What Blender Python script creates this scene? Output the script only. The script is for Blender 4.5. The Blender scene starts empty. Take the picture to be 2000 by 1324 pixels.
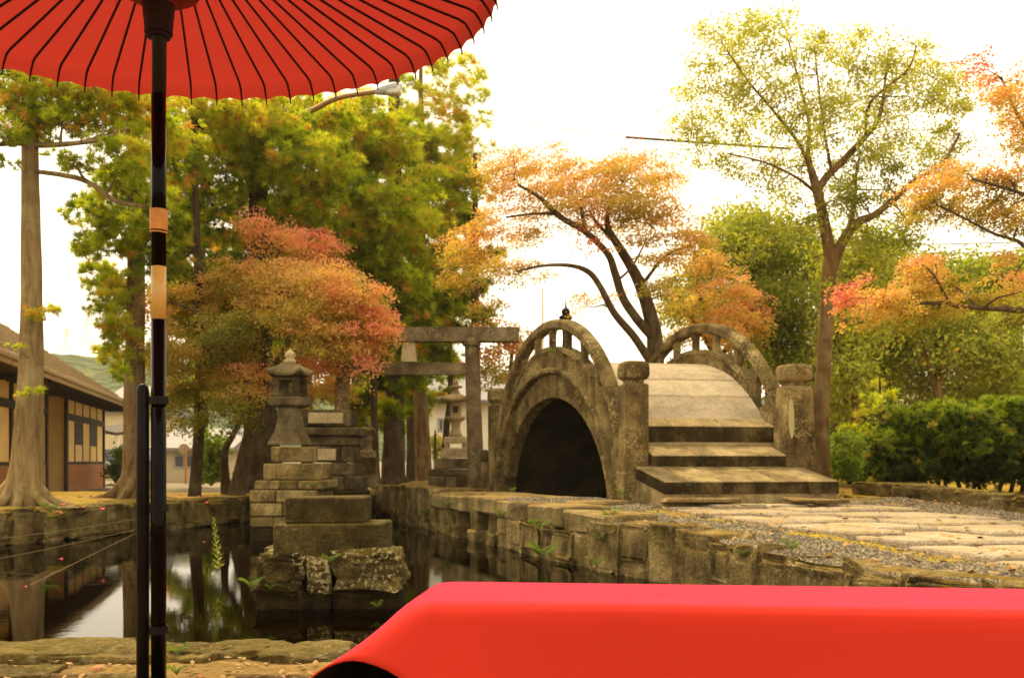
import bpy, math, random
import numpy as np
from mathutils import Vector, noise

# ------------------------------------------------------------------ camera, sky, sun, exposure
scene = bpy.context.scene
COL = scene.collection
CAM_Z = 1.1
FPX = 1944.0                      # focal length in photograph pixels (35 mm lens, 2000 px wide)
cam_data = bpy.data.cameras.new("camera")
cam_data.lens = 35.0
cam_data.sensor_width = 36.0
cam_data.sensor_fit = 'HORIZONTAL'
cam_data.shift_y = (900 - 662) / 2000.0
cam_data.clip_start = 0.05
cam_data.clip_end = 3000.0
cam_data.dof.use_dof = True
cam_data.dof.focus_distance = 4.2
cam_data.dof.aperture_fstop = 5.6
cam = bpy.data.objects.new("camera", cam_data)
COL.objects.link(cam)
cam.location = (0, 0, CAM_Z)
cam.rotation_euler = (math.radians(90), 0, 0)
scene.camera = cam

SUN_EL, SUN_AZ = math.radians(52), math.radians(-28)    # azimuth from +Y towards -X: the sun stands behind the trees
world = bpy.data.worlds.new("World")
scene.world = world
world.use_nodes = True
wn = world.node_tree
wn.nodes.clear()
w_out = wn.nodes.new("ShaderNodeOutputWorld")
w_bg = wn.nodes.new("ShaderNodeBackground")
w_sky = wn.nodes.new("ShaderNodeTexSky")
w_sky.sky_type = 'NISHITA'
w_sky.sun_disc = False
w_sky.sun_elevation = SUN_EL
w_sky.sun_rotation = SUN_AZ
w_sky.air_density = 1.0
w_sky.dust_density = 4.0
w_mix = wn.nodes.new("ShaderNodeMixRGB")               # thin even cloud over the whole sky
w_mix.inputs[0].default_value = 0.82
w_mix.inputs[2].default_value = (16.4, 13.7, 9.7, 1)
wn.links.new(w_sky.outputs[0], w_mix.inputs[1])
wn.links.new(w_mix.outputs[0], w_bg.inputs[0])
w_bg.inputs[1].default_value = 0.092
wn.links.new(w_bg.outputs[0], w_out.inputs[0])

sun_data = bpy.data.lights.new("sun", 'SUN')
sun_data.energy = 3.9
sun_data.angle = math.radians(14)
sun_data.color = (1.0, 0.80, 0.47)
sun = bpy.data.objects.new("sun", sun_data)
COL.objects.link(sun)
_d = Vector((math.sin(SUN_AZ) * math.cos(SUN_EL), math.cos(SUN_AZ) * math.cos(SUN_EL), math.sin(SUN_EL)))
sun.rotation_euler = _d.to_track_quat('Z', 'Y').to_euler()

scene.view_settings.view_transform = 'Standard'
scene.view_settings.look = 'None'
scene.view_settings.exposure = 0.70
scene.view_settings.gamma = 1.0
scene.view_settings.use_curve_mapping = False
scene.render.engine = 'CYCLES'
scene.cycles.use_denoising = True
scene.cycles.max_bounces = 8
scene.cycles.transparent_max_bounces = 12
scene.cycles.volume_bounces = 0
scene.cycles.caustics_reflective = False
scene.cycles.caustics_refractive = False

random.seed(7)
RNG = np.random.default_rng(7)

# ------------------------------------------------------------------ helpers
def P(px, py, d):
    """point of the place seen at pixel (px, py) of the photograph at depth d"""
    return Vector(((px - 1000) * d / FPX, d, CAM_Z - (py - 900) * d / FPX))

def smooth(a, b, x):
    t = min(1.0, max(0.0, (x - a) / (b - a)))
    return t * t * (3 - 2 * t)

def vnoise(x, y, z=0.0):
    return noise.noise(Vector((x, y, z)))

class MB:
    def __init__(self):
        self.v, self.f, self.m = [], [], []
        self.mi = 0
    def add(self, vs, fs):
        n = len(self.v)
        self.v.extend([tuple(p) for p in vs])
        self.f.extend([tuple(i + n for i in f) for f in fs])
        self.m.extend([self.mi] * len(fs))
        return self
    def block(self, c, sx, sy, sz, ex=(1, 0), bev=0.012, jit=0.0, top=1.0, tilt=(0, 0)):
        """chamfered stone block, centre c, full sizes, ex = plan direction of its x axis"""
        l = math.hypot(*ex); ax = (ex[0] / l, ex[1] / l); ay = (-ax[1], ax[0])
        hx, hy, hz = sx / 2, sy / 2, sz / 2
        b = min(bev, hx * .45, hy * .45, hz * .45)
        vs, idx = [], {}
        for k in range(3):
            for a in (-1, 1):
                for bb in (-1, 1):
                    for cc in (-1, 1):
                        x, y, z = a * hx, bb * hy, cc * hz
                        if k != 0: x -= a * b
                        if k != 1: y -= bb * b
                        if k != 2: z -= cc * b
                        idx[(k, a, bb, cc)] = len(vs)
                        s = 1 + (top - 1) * (z + hz) / (2 * hz)
                        vs.append([x * s, y * s, z])
        if jit:
            offs = {}
            for (k, a, bb, cc), i in idx.items():
                o = offs.setdefault((a, bb, cc), [random.uniform(-jit, jit) for _ in range(3)])
                for q in range(3): vs[i][q] += o[q] + random.uniform(-jit, jit) * .25
        out = []
        for x, y, z in vs:
            z += tilt[0] * x + tilt[1] * y
            out.append((c[0] + ax[0] * x + ay[0] * y, c[1] + ax[1] * x + ay[1] * y, c[2] + z))
        fs = []
        I = lambda k, a, bb, cc: idx[(k, a, bb, cc)]
        for s in (-1, 1):
            for k in range(3):
                q = []
                for (m, n_) in ((-1, -1), (1, -1), (1, 1), (-1, 1)):
                    t = [m, n_]; t.insert(k, s); q.append(I(k, *t))
                flip = (s < 0) != (k == 1)
                fs.append(q[::-1] if flip else q)
        for k in range(3):                      # edge chamfers
            k1, k2 = [j for j in range(3) if j != k]
            for s1 in (-1, 1):
                for s2 in (-1, 1):
                    t0 = [0, 0, 0]; t0[k1] = s1; t0[k2] = s2; t0[k] = -1
                    t1 = list(t0); t1[k] = 1
                    fs.append([I(k1, *t0), I(k1, *t1), I(k2, *t1), I(k2, *t0)])
        for a in (-1, 1):
            for bb in (-1, 1):
                for cc in (-1, 1):
                    fs.append([I(0, a, bb, cc), I(1, a, bb, cc), I(2, a, bb, cc)])
        return self.add(out, fs)
    def box(self, c, sx, sy, sz, ex=(1, 0)):
        l = math.hypot(*ex); ax = (ex[0] / l, ex[1] / l); ay = (-ax[1], ax[0])
        vs = []
        for z in (-.5, .5):
            for x, y in ((-.5, -.5), (.5, -.5), (.5, .5), (-.5, .5)):
                vs.append((c[0] + ax[0] * x * sx + ay[0] * y * sy, c[1] + ax[1] * x * sx + ay[1] * y * sy, c[2] + z * sz))
        return self.add(vs, [(0, 3, 2, 1), (4, 5, 6, 7), (0, 1, 5, 4), (1, 2, 6, 5), (2, 3, 7, 6), (3, 0, 4, 7)])
    def tube(self, pts, radii, sides=8, resample=0, rough=0.0, caps=True, flute=0.0):
        pts = [Vector(p) for p in pts]
        if not isinstance(radii, (list, tuple)): radii = [radii] * len(pts)
        if resample and len(pts) > 2: pts, radii = spline(pts, radii, resample)
        n = len(pts); vs, fs = [], []
        t = (pts[1] - pts[0]).normalized()
        u = t.orthogonal().normalized()
        ph = random.random() * 6
        for i, p in enumerate(pts):
            t = (pts[min(i + 1, n - 1)] - pts[max(i - 1, 0)])
            t = t.normalized() if t.length > 1e-9 else Vector((0, 0, 1))
            u = (u - t * u.dot(t)).normalized(); w = t.cross(u)
            for k in range(sides):
                a = 2 * math.pi * k / sides
                r = radii[i]
                if rough: r *= 1 + rough * vnoise(p.x * 3 + math.cos(a) * 2 + ph, p.y * 3 + math.sin(a) * 2, p.z * 1.6)
                if flute: r *= 1 + flute * math.sin(a * 5 + ph + p.z * .7) * math.exp(-i * .35)
                vs.append(p + (u * math.cos(a) + w * math.sin(a)) * r)
        for i in range(n - 1):
            for k in range(sides):
                k2 = (k + 1) % sides
                fs.append((i * sides + k, i * sides + k2, (i + 1) * sides + k2, (i + 1) * sides + k))
        if caps:
            fs.append(tuple(range(sides))[::-1]); fs.append(tuple((n - 1) * sides + k for k in range(sides)))
        return self.add(vs, fs)
    def stack(self, c, prof, n=4, ex=(1, 0), cham=0.12, sub=1, lift=0.0, caps=True):
        """polygon sections [(half width, z)] piled up; n=4 squares with chamfered corners; lift raises the corners (upturned eaves)"""
        l = math.hypot(*ex); ax = (ex[0] / l, ex[1] / l); ay = (-ax[1], ax[0])
        ring = []
        if n == 4:
            q = 1 - cham
            base = [(1, -q), (1, q), (q, 1), (-q, 1), (-1, q), (-1, -q), (-q, -1), (q, -1)]
            for i in range(8):
                p0, p1 = base[i], base[(i + 1) % 8]
                m = sub if i % 2 == 0 else 1
                for k in range(m):
                    s = k / m; ring.append((p0[0] + (p1[0] - p0[0]) * s, p0[1] + (p1[1] - p0[1]) * s))
        else:
            for k in range(n):
                a = 2 * math.pi * (k + .5) / n; ring.append((math.cos(a), math.sin(a)))
        m = len(ring); vs, fs = [], []
        for it in prof:
            w, z = it[0], it[1]; lf = it[2] if len(it) > 2 else 0
            for x, y in ring:
                cz = (abs(x) * abs(y)) ** 2 * lf
                vs.append((c[0] + (ax[0] * x + ay[0] * y) * w, c[1] + (ax[1] * x + ay[1] * y) * w, c[2] + z + cz))
        for i in range(len(prof) - 1):
            for k in range(m):
                k2 = (k + 1) % m
                fs.append((i * m + k, i * m + k2, (i + 1) * m + k2, (i + 1) * m + k))
        if caps:
            fs.append(tuple(range(m))[::-1]); fs.append(tuple((len(prof) - 1) * m + k for k in range(m)))
        return self.add(vs, fs)
    def rock(self, c, sx, sy, sz, ex=(1, 0), pw=0.55, amp=0.1, freq=2.2, sub=2, lean=(0, 0)):
        """boulder: rounded box displaced by noise; full sizes"""
        vs0, fs0 = ico(sub)
        l = math.hypot(*ex); ax = (ex[0] / l, ex[1] / l); ay = (-ax[1], ax[0])
        s0 = Vector((random.uniform(-50, 50), random.uniform(-50, 50), random.uniform(-50, 50)))
        out = []
        for p in vs0:
            q = Vector([math.copysign(abs(t) ** pw, t) for t in p])
            q *= 1.0 / max(1e-6, max(abs(q.x), abs(q.y), abs(q.z))) ** .75
            nn = noise.noise(p * freq + s0) + .5 * noise.noise(p * freq * 2.3 + s0) + .25 * noise.noise(p * freq * 5 + s0)
            q *= 1 + amp * nn
            x, y, z = q.x * sx / 2, q.y * sy / 2, q.z * sz / 2
            x += lean[0] * z; y += lean[1] * z
            out.append((c[0] + ax[0] * x + ay[0] * y, c[1] + ax[1] * x + ay[1] * y, c[2] + z))
        return self.add(out, fs0)

_ICO = {}
def ico(sub):
    if sub in _ICO: return _ICO[sub]
    t = (1 + 5 ** .5) / 2
    v = [Vector(p).normalized() for p in ((-1, t, 0), (1, t, 0), (-1, -t, 0), (1, -t, 0), (0, -1, t), (0, 1, t), (0, -1, -t), (0, 1, -t), (t, 0, -1), (t, 0, 1), (-t, 0, -1), (-t, 0, 1))]
    f = [(0, 11, 5), (0, 5, 1), (0, 1, 7), (0, 7, 10), (0, 10, 11), (1, 5, 9), (5, 11, 4), (11, 10, 2), (10, 7, 6), (7, 1, 8), (3, 9, 4), (3, 4, 2), (3, 2, 6), (3, 6, 8), (3, 8, 9), (4, 9, 5), (2, 4, 11), (6, 2, 10), (8, 6, 7), (9, 8, 1)]
    for _ in range(sub):
        cache, nf = {}, []
        def mid(a, b):
            k = (min(a, b), max(a, b))
            if k not in cache:
                v.append(((v[a] + v[b]) / 2).normalized()); cache[k] = len(v) - 1
            return cache[k]
        for a, b, c in f:
            x, y, z = mid(a, b), mid(b, c), mid(c, a)
            nf += [(a, x, z), (b, y, x), (c, z, y), (x, y, z)]
        f = nf
    _ICO[sub] = (v, f)
    return _ICO[sub]

def spline(pts, radii, k):
    out, ro = [], []
    n = len(pts)
    for i in range(n - 1):
        p0, p1, p2, p3 = pts[max(i - 1, 0)], pts[i], pts[i + 1], pts[min(i + 2, n - 1)]
        for j in range(k):
            t = j / k
            out.append(.5 * ((2 * p1) + (p2 - p0) * t + (2 * p0 - 5 * p1 + 4 * p2 - p3) * t * t + (3 * p1 - p0 - 3 * p2 + p3) * t ** 3))
            ro.append(radii[i] + (radii[i + 1] - radii[i]) * t)
    out.append(pts[-1]); ro.append(radii[-1])
    return out, ro

def origin_of(o):
    p = Vector((0, 0, 0))
    while o is not None:
        p += o.location; o = o.parent
    return p

def obj(name, mb, mat, parent=None, smooth_=False):
    me = bpy.data.meshes.new(name)
    org = origin_of(parent)
    if parent is None and mb.v:                     # a thing that is one mesh: origin at its base
        a = np.array(mb.v); org = Vector((float(a[:, 0].mean()), float(a[:, 1].mean()), float(a[:, 2].min())))
    me.from_pydata([(p[0] - org.x, p[1] - org.y, p[2] - org.z) for p in mb.v], [], mb.f)
    for mm in (mat if isinstance(mat, (list, tuple)) else [mat]): me.materials.append(mm)
    if any(mb.m): me.polygons.foreach_set("material_index", mb.m)
    if smooth_: me.polygons.foreach_set("use_smooth", [True] * len(me.polygons))
    me.update()
    o = bpy.data.objects.new(name, me)
    COL.objects.link(o)
    o.parent = parent
    if parent is None: o.location = org
    return o

def raw(name, V, faces_n, mat, parent=None, attrs=None):
    """fast mesh: V (N,3) vertices, consecutive polygons of faces_n corners"""
    me = bpy.data.meshes.new(name)
    org = origin_of(parent)
    V = np.asarray(V, dtype=np.float64) - np.array(org)
    n = len(V); nf = n // faces_n
    me.vertices.add(n); me.vertices.foreach_set("co", V.astype(np.float32).ravel())
    me.loops.add(n); me.loops.foreach_set("vertex_index", np.arange(n, dtype=np.int32))
    me.polygons.add(nf); me.polygons.foreach_set("loop_start", np.arange(0, n, faces_n, dtype=np.int32))
    if attrs:
        for k, a in attrs.items():
            at = me.attributes.new(k, 'FLOAT', 'POINT'); at.data.foreach_set("value", np.asarray(a, dtype=np.float32))
    me.materials.append(mat)
    me.update(calc_edges=True)
    o = bpy.data.objects.new(name, me)
    COL.objects.link(o); o.parent = parent
    return o

def thing(name, loc, label, cat, group=None):
    o = bpy.data.objects.new(name, None)
    o.empty_display_size = 0.2
    COL.objects.link(o); o.location = loc
    return tag(o, label, cat, group)

def tag(o, label=None, cat=None, group=None, kind=None):
    if label: o["label"] = label
    if cat: o["category"] = cat
    if group: o["group"] = group
    if kind: o["kind"] = kind
    return o

# ------------------------------------------------------------------ materials
def nodes_of(name):
    m = bpy.data.materials.new(name); m.use_nodes = True
    nt = m.node_tree; nt.nodes.clear()
    out = nt.nodes.new("ShaderNodeOutputMaterial")
    return m, nt, out

class NT:
    def __init__(self, nt): self.nt = nt
    def n(self, t, **kw):
        nd = self.nt.nodes.new(t)
        for k, v in kw.items():
            if k.startswith("i_"):
                key = k[2:]; key = int(key) if key.isdigit() else key
                nd.inputs[key].default_value = v
            else: setattr(nd, k, v)
        return nd
    def l(self, a, b): self.nt.links.new(a, b)
    def noise(self, vec, scale, detail=4, rough=.55, dist=0):
        nd = self.n("ShaderNodeTexNoise"); nd.inputs["Scale"].default_value = scale; nd.inputs["Detail"].default_value = detail
        nd.inputs["Roughness"].default_value = rough; nd.inputs["Distortion"].default_value = dist
        self.l(vec, nd.inputs["Vector"]); return nd.outputs["Fac"]
    def ramp(self, fac, stops, interp='LINEAR'):
        r = self.n("ShaderNodeValToRGB"); cr = r.color_ramp; cr.interpolation = interp
        while len(cr.elements) < len(stops): cr.elements.new(0.5)
        for e, (p, c) in zip(cr.elements, stops):
            e.position = p; e.color = (c[0], c[1], c[2], 1) if isinstance(c, (tuple, list)) else (c, c, c, 1)
        self.l(fac, r.inputs[0]); return r.outputs[0]
    def mix(self, fac, a, b, mode='MIX'):
        m = self.n("ShaderNodeMixRGB", blend_type=mode)
        for i, x in enumerate((fac, a, b)):
            if hasattr(x, "links"): self.l(x, m.inputs[i])
            elif isinstance(x, (int, float)): m.inputs[i].default_value = x if i == 0 else (x, x, x, 1)
            else: m.inputs[i].default_value = (*x, 1)
        return m.outputs[0]
    def math(self, op, a, b=0.0):
        m = self.n("ShaderNodeMath", operation=op)
        for i, x in enumerate((a, b)):
            if hasattr(x, "links"): self.l(x, m.inputs[i])
            else: m.inputs[i].default_value = x
        return m.outputs[0]
    def coord(self, scale=None, objrand=True):
        tc = self.n("ShaderNodeTexCoord")
        v = tc.outputs["Object"]
        if objrand:
            oi = self.n("ShaderNodeObjectInfo")
            mu = self.n("ShaderNodeVectorMath", operation='SCALE'); self.l(oi.outputs["Location"], mu.inputs[0]); mu.inputs["Scale"].default_value = 1.37
            cb = self.n("ShaderNodeCombineXYZ")
            for k, s in enumerate((31.0, 57.0, 83.0)):
                self.l(self.math('MULTIPLY', oi.outputs["Random"], s), cb.inputs[k])
            ad = self.n("ShaderNodeVectorMath", operation='ADD'); self.l(v, ad.inputs[0]); self.l(cb.outputs[0], ad.inputs[1])
            v = ad.outputs[0]
        if scale:
            mp = self.n("ShaderNodeMapping"); mp.inputs["Scale"].default_value = scale; self.l(v, mp.inputs["Vector"]); v = mp.outputs[0]
        return v
    def bump(self, h, strength=.4, dist=.02):
        b = self.n("ShaderNodeBump"); b.inputs["Strength"].default_value = strength; b.inputs["Distance"].default_value = dist
        self.l(h, b.inputs["Height"]); return b.outputs[0]
    def bsdf(self, out, col, rough=.85, normal=None, spec=.3, **kw):
        b = self.n("ShaderNodeBsdfPrincipled")
        if hasattr(col, "links"): self.l(col, b.inputs["Base Color"])
        else: b.inputs["Base Color"].default_value = (*col, 1)
        if hasattr(rough, "links"): self.l(rough, b.inputs["Roughness"])
        else: b.inputs["Roughness"].default_value = rough
        b.inputs["Specular IOR Level"].default_value = spec
        if normal is not None: self.l(normal, b.inputs["Normal"])
        for k, v in kw.items(): b.inputs[k].default_value = v
        self.l(b.outputs[0], out.inputs[0]); return b

WARM = (1.04, .98, .80)          # warm tint multiplied into the stone and bark colours
def stone(name, dark, mid, light, lichen=(.42, .40, .28), lichen_amt=.5, moss=(.13, .11, .015), moss_amt=.3, stain=.4, grain=1.0, lth=.60):
    m, nt, out = nodes_of(name); T = NT(nt); v = T.coord()
    n1 = T.noise(v, 2.3, 6, .62)
    c = T.ramp(n1, [(.34, dark), (.5, mid), (.66, light)])
    n2 = T.noise(v, 55 * grain, 3, .7)
    c = T.mix(.8, c, T.ramp(n2, [(.3, .2), (.5, .5), (.72, .85)]), 'OVERLAY')
    oi = T.n("ShaderNodeObjectInfo")                     # every block its own shade of stone
    c = T.mix(.5, c, T.ramp(oi.outputs["Random"], [(0, .40), (1, .60)]), 'OVERLAY')
    if stain:                                            # black algae in streaks and patches
        vs = T.coord((1.6, 1.6, .5))
        s = T.ramp(T.noise(vs, 2.6, 5, .65, .3), [(.48, 0), (.66, 1)])
        c = T.mix(T.math('MULTIPLY', s, stain), c, (.022, .016, .008))
    if lichen_amt:
        blot = T.math('ADD', T.math('MULTIPLY', T.noise(v, 30, 6, .72, .1), .62), T.math('MULTIPLY', T.noise(v, 2.1, 3), .45))
        lm = T.ramp(blot, [(lth, 0), (lth + .055, 1)])
        c = T.mix(T.math('MULTIPLY', lm, lichen_amt), c, lichen)
    if moss_amt:
        g = T.n("ShaderNodeNewGeometry"); sx = T.n("ShaderNodeSeparateXYZ"); T.l(g.outputs["Normal"], sx.inputs[0])
        mm = T.math('ADD', T.math('MULTIPLY', sx.outputs[2], .22), T.noise(v, 3.4, 5, .65))
        mm = T.ramp(mm, [(.62, 0), (.76, 1)])
        c = T.mix(T.math('MULTIPLY', mm, moss_amt), c, moss)
    c = T.mix(1.0, c, WARM, 'MULTIPLY')
    h = T.math('ADD', T.noise(v, 9, 6, .7), T.math('MULTIPLY', n2, .35))
    T.bsdf(out, c, .92, T.bump(h, 1.0, .045), .1)
    return m

def plain(name, col, rough=.6, spec=.4, var=.12, scale=8, bump=0.0, **kw):
    m, nt, out = nodes_of(name); T = NT(nt); v = T.coord()
    n = T.noise(v, scale, 5, .6)
    c = T.mix(1.0, col, T.ramp(n, [(.25, 1 - var * 2), (.75, 1 + var)]), 'MULTIPLY')
    T.bsdf(out, c, rough, T.bump(n, bump, .01) if bump else None, spec, **kw)
    return m

def bark(name, dark, light, lichen=(.33, .33, .24), la=.4, stretch=.18, scale=9):
    m, nt, out = nodes_of(name); T = NT(nt)
    v = T.coord((1, 1, stretch)); v2 = T.coord()
    n1 = T.noise(v, scale, 7, .68, .4)
    c = T.ramp(n1, [(.32, dark), (.62, light)])
    n2 = T.ramp(T.noise(v2, 2.4, 5, .62), [(.5, 0), (.64, 1)])
    c = T.mix(T.math('MULTIPLY', n2, la), c, lichen)
    c = T.mix(1.0, c, WARM, 'MULTIPLY')
    T.bsdf(out, c, .92, T.bump(n1, 1.0, .10), .1)
    return m

def leafmat(name, stops, transl=.45, patch=.35, pscale=1.3):
    """leaf colours by each leaf's own ripeness value, with patches of ripeness through the crown"""
    m, nt, out = nodes_of(name); T = NT(nt); v = T.coord(objrand=False)
    at = T.n("ShaderNodeAttribute", attribute_name="tint")
    f = T.math('ADD', at.outputs["Fac"], T.math('MULTIPLY', T.math('SUBTRACT', T.noise(v, pscale, 3), .5), patch))
    c = T.ramp(f, stops)
    d = T.n("ShaderNodeBsdfDiffuse"); t = T.n("ShaderNodeBsdfTranslucent"); g = T.n("ShaderNodeBsdfGlossy"); g.inputs["Roughness"].default_value = .45
    T.l(c, d.inputs[0]); T.l(T.mix(1.0, c, (1.55, 1.46, .8), 'MULTIPLY'), t.inputs[0])
    mx = T.n("ShaderNodeMixShader"); mx.inputs[0].default_value = transl; T.l(d.outputs[0], mx.inputs[1]); T.l(t.outputs[0], mx.inputs[2])
    mg = T.n("ShaderNodeMixShader"); mg.inputs[0].default_value = .02; T.l(mx.outputs[0], mg.inputs[1]); T.l(g.outputs[0], mg.inputs[2])
    T.l(mg.outputs[0], out.inputs[0])
    return m

M = {}
M['bridge'] = stone("bridge_stone", (0.050, 0.035, 0.016), (0.138, 0.102, 0.048), (0.262, 0.204, 0.101), lth=.565, lichen=(.42, .36, .19), lichen_amt=.65, moss_amt=.5, stain=.6)
M['deck'] = stone("deck_granite", (.36, .315, .26), (.45, .395, .33), (.53, .47, .395), lichen_amt=.12, moss_amt=.08, stain=.16, grain=1.6)
M['step'] = stone("step_stone", (0.145, 0.110, 0.059), (0.285, 0.228, 0.131), (0.408, 0.335, 0.202), lichen_amt=.3, moss_amt=.15, stain=.4)
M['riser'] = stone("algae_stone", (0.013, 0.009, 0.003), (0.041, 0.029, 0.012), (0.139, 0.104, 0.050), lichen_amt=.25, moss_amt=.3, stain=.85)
M['quay'] = stone("quay_stone", (0.065, 0.048, 0.019), (0.193, 0.150, 0.066), (0.381, 0.306, 0.161), lichen=(.46, .39, .22), lichen_amt=.6, moss=(.17, .11, .012), moss_amt=.75, stain=.65)
M['slab'] = stone("slab_stone", (0.119, 0.090, 0.043), (0.234, 0.183, 0.093), (0.352, 0.287, 0.158), lichen_amt=.45, moss=(.24, .14, .02), moss_amt=.45, stain=.3)
M['dark'] = stone("wet_and_shaded_stone", (.010, .007, .003), (.022, .016, .007), (.042, .031, .014), lichen_amt=.15, moss_amt=.3, stain=.6)  # wet pond stone; under bridge and footpath the dark colour imitates shade
M['pedestal'] = stone("pedestal_stone", (0.018, 0.014, 0.005), (0.051, 0.039, 0.014), (0.106, 0.082, 0.034), lichen=(.40, .34, .18), lichen_amt=.4, moss=(.10, .08, .010), moss_amt=.6, stain=.55)
M['lichen'] = stone("lichen_boulder", (0.029, 0.021, 0.008), (0.080, 0.062, 0.024), (0.167, 0.132, 0.057), lth=.55, lichen=(.50, .44, .27), lichen_amt=.9, moss=(.13, .11, .015), moss_amt=.5, stain=.45)
M['grey'] = stone("grey_stone", (0.058, 0.045, 0.024), (0.133, 0.108, 0.063), (0.230, 0.190, 0.117), lichen_amt=.5, moss_amt=.4, stain=.4)
M['torii'] = stone("torii_stone", (0.077, 0.058, 0.035), (0.158, 0.125, 0.081), (0.252, 0.208, 0.138), lichen_amt=.45, moss=(.34, .23, .02), moss_amt=.5, stain=.3)
M['pale'] = stone("pale_stone", (.34, .28, .185), (.44, .37, .25), (.53, .46, .32), lichen_amt=.2, moss=(.35, .30, .06), moss_amt=.4, stain=.12)
M['monument'] = stone("monument_stone", (0.026, 0.020, 0.011), (0.079, 0.061, 0.033), (0.167, 0.131, 0.076), lichen_amt=.3, moss_amt=.3, stain=.6)
M['plaque'] = stone("plaque_stone", (.33, .27, .175), (.40, .33, .215), (.46, .39, .26), lichen_amt=0, moss_amt=0, stain=.12)
M['paving'] = stone("paving_stone", (.30, .265, .235), (.37, .325, .285), (.43, .38, .33), lichen_amt=.2, moss=(.36, .25, .03), moss_amt=.3, stain=.12)
M['bank'] = stone("bank_stone", (0.051, 0.037, 0.014), (0.131, 0.101, 0.041), (0.247, 0.198, 0.099), lichen_amt=.4, moss=(.22, .16, .012), moss_amt=.7, stain=.5)
M['rock'] = stone("shore_rock", (0.050, 0.037, 0.012), (0.114, 0.086, 0.031), (0.182, 0.143, 0.058), lichen_amt=.3, moss=(.13, .11, .02), moss_amt=.4, stain=.35)
M['cement'] = plain("cement_patch", (.40, .35, .17), .9, .2, .06, 20, .2)
M['cedar_bark'] = bark("cedar_bark", (.075, .046, .018), (.24, .165, .082), la=.2)
M['pale_bark'] = bark("pale_cedar_bark", (.13, .09, .045), (.33, .25, .14), lichen=(.38, .34, .20), la=.5)
M['dark_bark'] = bark("dark_bark", (.03, .02, .012), (.09, .065, .04), la=.15)
M['maple_bark'] = bark("maple_bark", (.05, .033, .02), (.15, .105, .065), la=.25, scale=12)
M['tree_bark'] = bark("smooth_bark", (.075, .043, .017), (.20, .125, .055), lichen=(.36, .28, .16), la=.35, scale=7)
GREEN = [(.0, (.055, .075, .006)), (.3, (.19, .235, .02)), (.55, (.37, .40, .055)), (.75, (.33, .29, .04)), (.9, (.42, .22, .03)), (1.0, (.42, .16, .03))]
M['cedar'] = leafmat("cedar_needles", [(.0, (.045, .065, .004)), (.3, (.18, .24, .006)), (.55, (.37, .45, .012)), (.75, (.48, .48, .03)), (.88, (.52, .29, .03)), (1.0, (.52, .27, .05))], .55, .35, .9)
M['maple'] = leafmat("maple_leaves", [(.0, (.09, .12, .010)), (.25, (.25, .25, .025)), (.45, (.50, .36, .06)), (.65, (.62, .35, .12)), (.82, (.62, .26, .14)), (1.0, (.58, .13, .12))], .5, .4, 1.6)
M['green'] = leafmat("green_leaves", GREEN, .45, .3, 1.2)
M['hedge'] = leafmat("hedge_leaves", [(.0, (.016, .025, .003)), (.3, (.06, .095, .007)), (.6, (.20, .28, .016)), (.8, (.30, .34, .03)), (1, (.40, .20, .04))], .4, .3, 1.2)
M['bright'] = leafmat("bright_leaves", [(.0, (.035, .06, .006)), (.4, (.11, .18, .012)), (.7, (.22, .28, .02)), (1, (.36, .34, .04))], .5, .3, 1.5)
M['airy'] = leafmat("yellow_green_leaves", [(.0, (.10, .115, .012)), (.4, (.28, .30, .035)), (.7, (.43, .43, .065)), (1, (.55, .46, .11))], .6, .3, 1.0)

def cloth_mat():
    m, nt, out = nodes_of("red_felt"); T = NT(nt); v = T.coord(objrand=False)
    n = T.noise(v, 260, 3, .7); n2 = T.noise(v, 3, 4, .6)
    c = T.mix(T.math('MULTIPLY', n2, .3), (.49, .031, .015), (.46, .028, .014))
    b = T.bsdf(out, c, .95, T.bump(n, .25, .002), .03)
    b.inputs["Sheen Weight"].default_value = .55
    b.inputs["Sheen Roughness"].default_value = .45
    b.inputs["Sheen Tint"].default_value = (.6, .05, .28, 1)
    return m
M['felt'] = cloth_mat()
M['felt_shade'] = plain("felt_underside_shade", (.012, .008, .006), .95, .1)  # black underside stands in for the shadow inside the draped cloth

def canopy_mat():
    m, nt, out = nodes_of("red_oiled_paper"); T = NT(nt); v = T.coord(objrand=False)
    n = T.noise(v, 6, 5, .6); n2 = T.noise(v, 45, 3)
    c = T.mix(n, (.265, .020, .014), (.30, .025, .017))
    d = T.n("ShaderNodeBsdfPrincipled"); T.l(c, d.inputs["Base Color"]); d.inputs["Roughness"].default_value = .6
    T.l(T.bump(n2, .15, .004), d.inputs["Normal"])
    t = T.n("ShaderNodeBsdfTranslucent"); T.l(c, t.inputs[0])
    mx = T.n("ShaderNodeMixShader"); mx.inputs[0].default_value = .5
    T.l(d.outputs[0], mx.inputs[1]); T.l(t.outputs[0], mx.inputs[2]); T.l(mx.outputs[0], out.inputs[0])
    return m
M['paper'] = canopy_mat()
M['lacquer'] = plain("black_lacquer", (.003, .002, .002), .09, .07, .2, 14)
M['rib'] = plain("dark_rib", (.014, .007, .005), .5, .2)
M['iron'] = plain("black_iron", (.008, .007, .007), .42, .1, .3, 30, .15)
M['bamboo'] = plain("bamboo", (.56, .34, .085), .38, .5, .18, 9, .1)
M['rattan'] = plain("rattan", (.62, .30, .08), .5, .4, .15, 30)
M['darkwood'] = plain("dark_wood", (.045, .026, .014), .75, .25, .25, 12, .2)
M['brownwood'] = plain("brown_boards", (.40, .15, .045), .75, .25, .2, 7, .15)
M['plaster'] = plain("cream_plaster", (.90, .64, .28), .9, .15, .07, 3)
M['white'] = plain("white_wall", (.78, .74, .64), .9, .2, .05, 2)
M['beige'] = plain("beige_wall", (.56, .47, .30), .9, .2, .06, 2)
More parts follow.
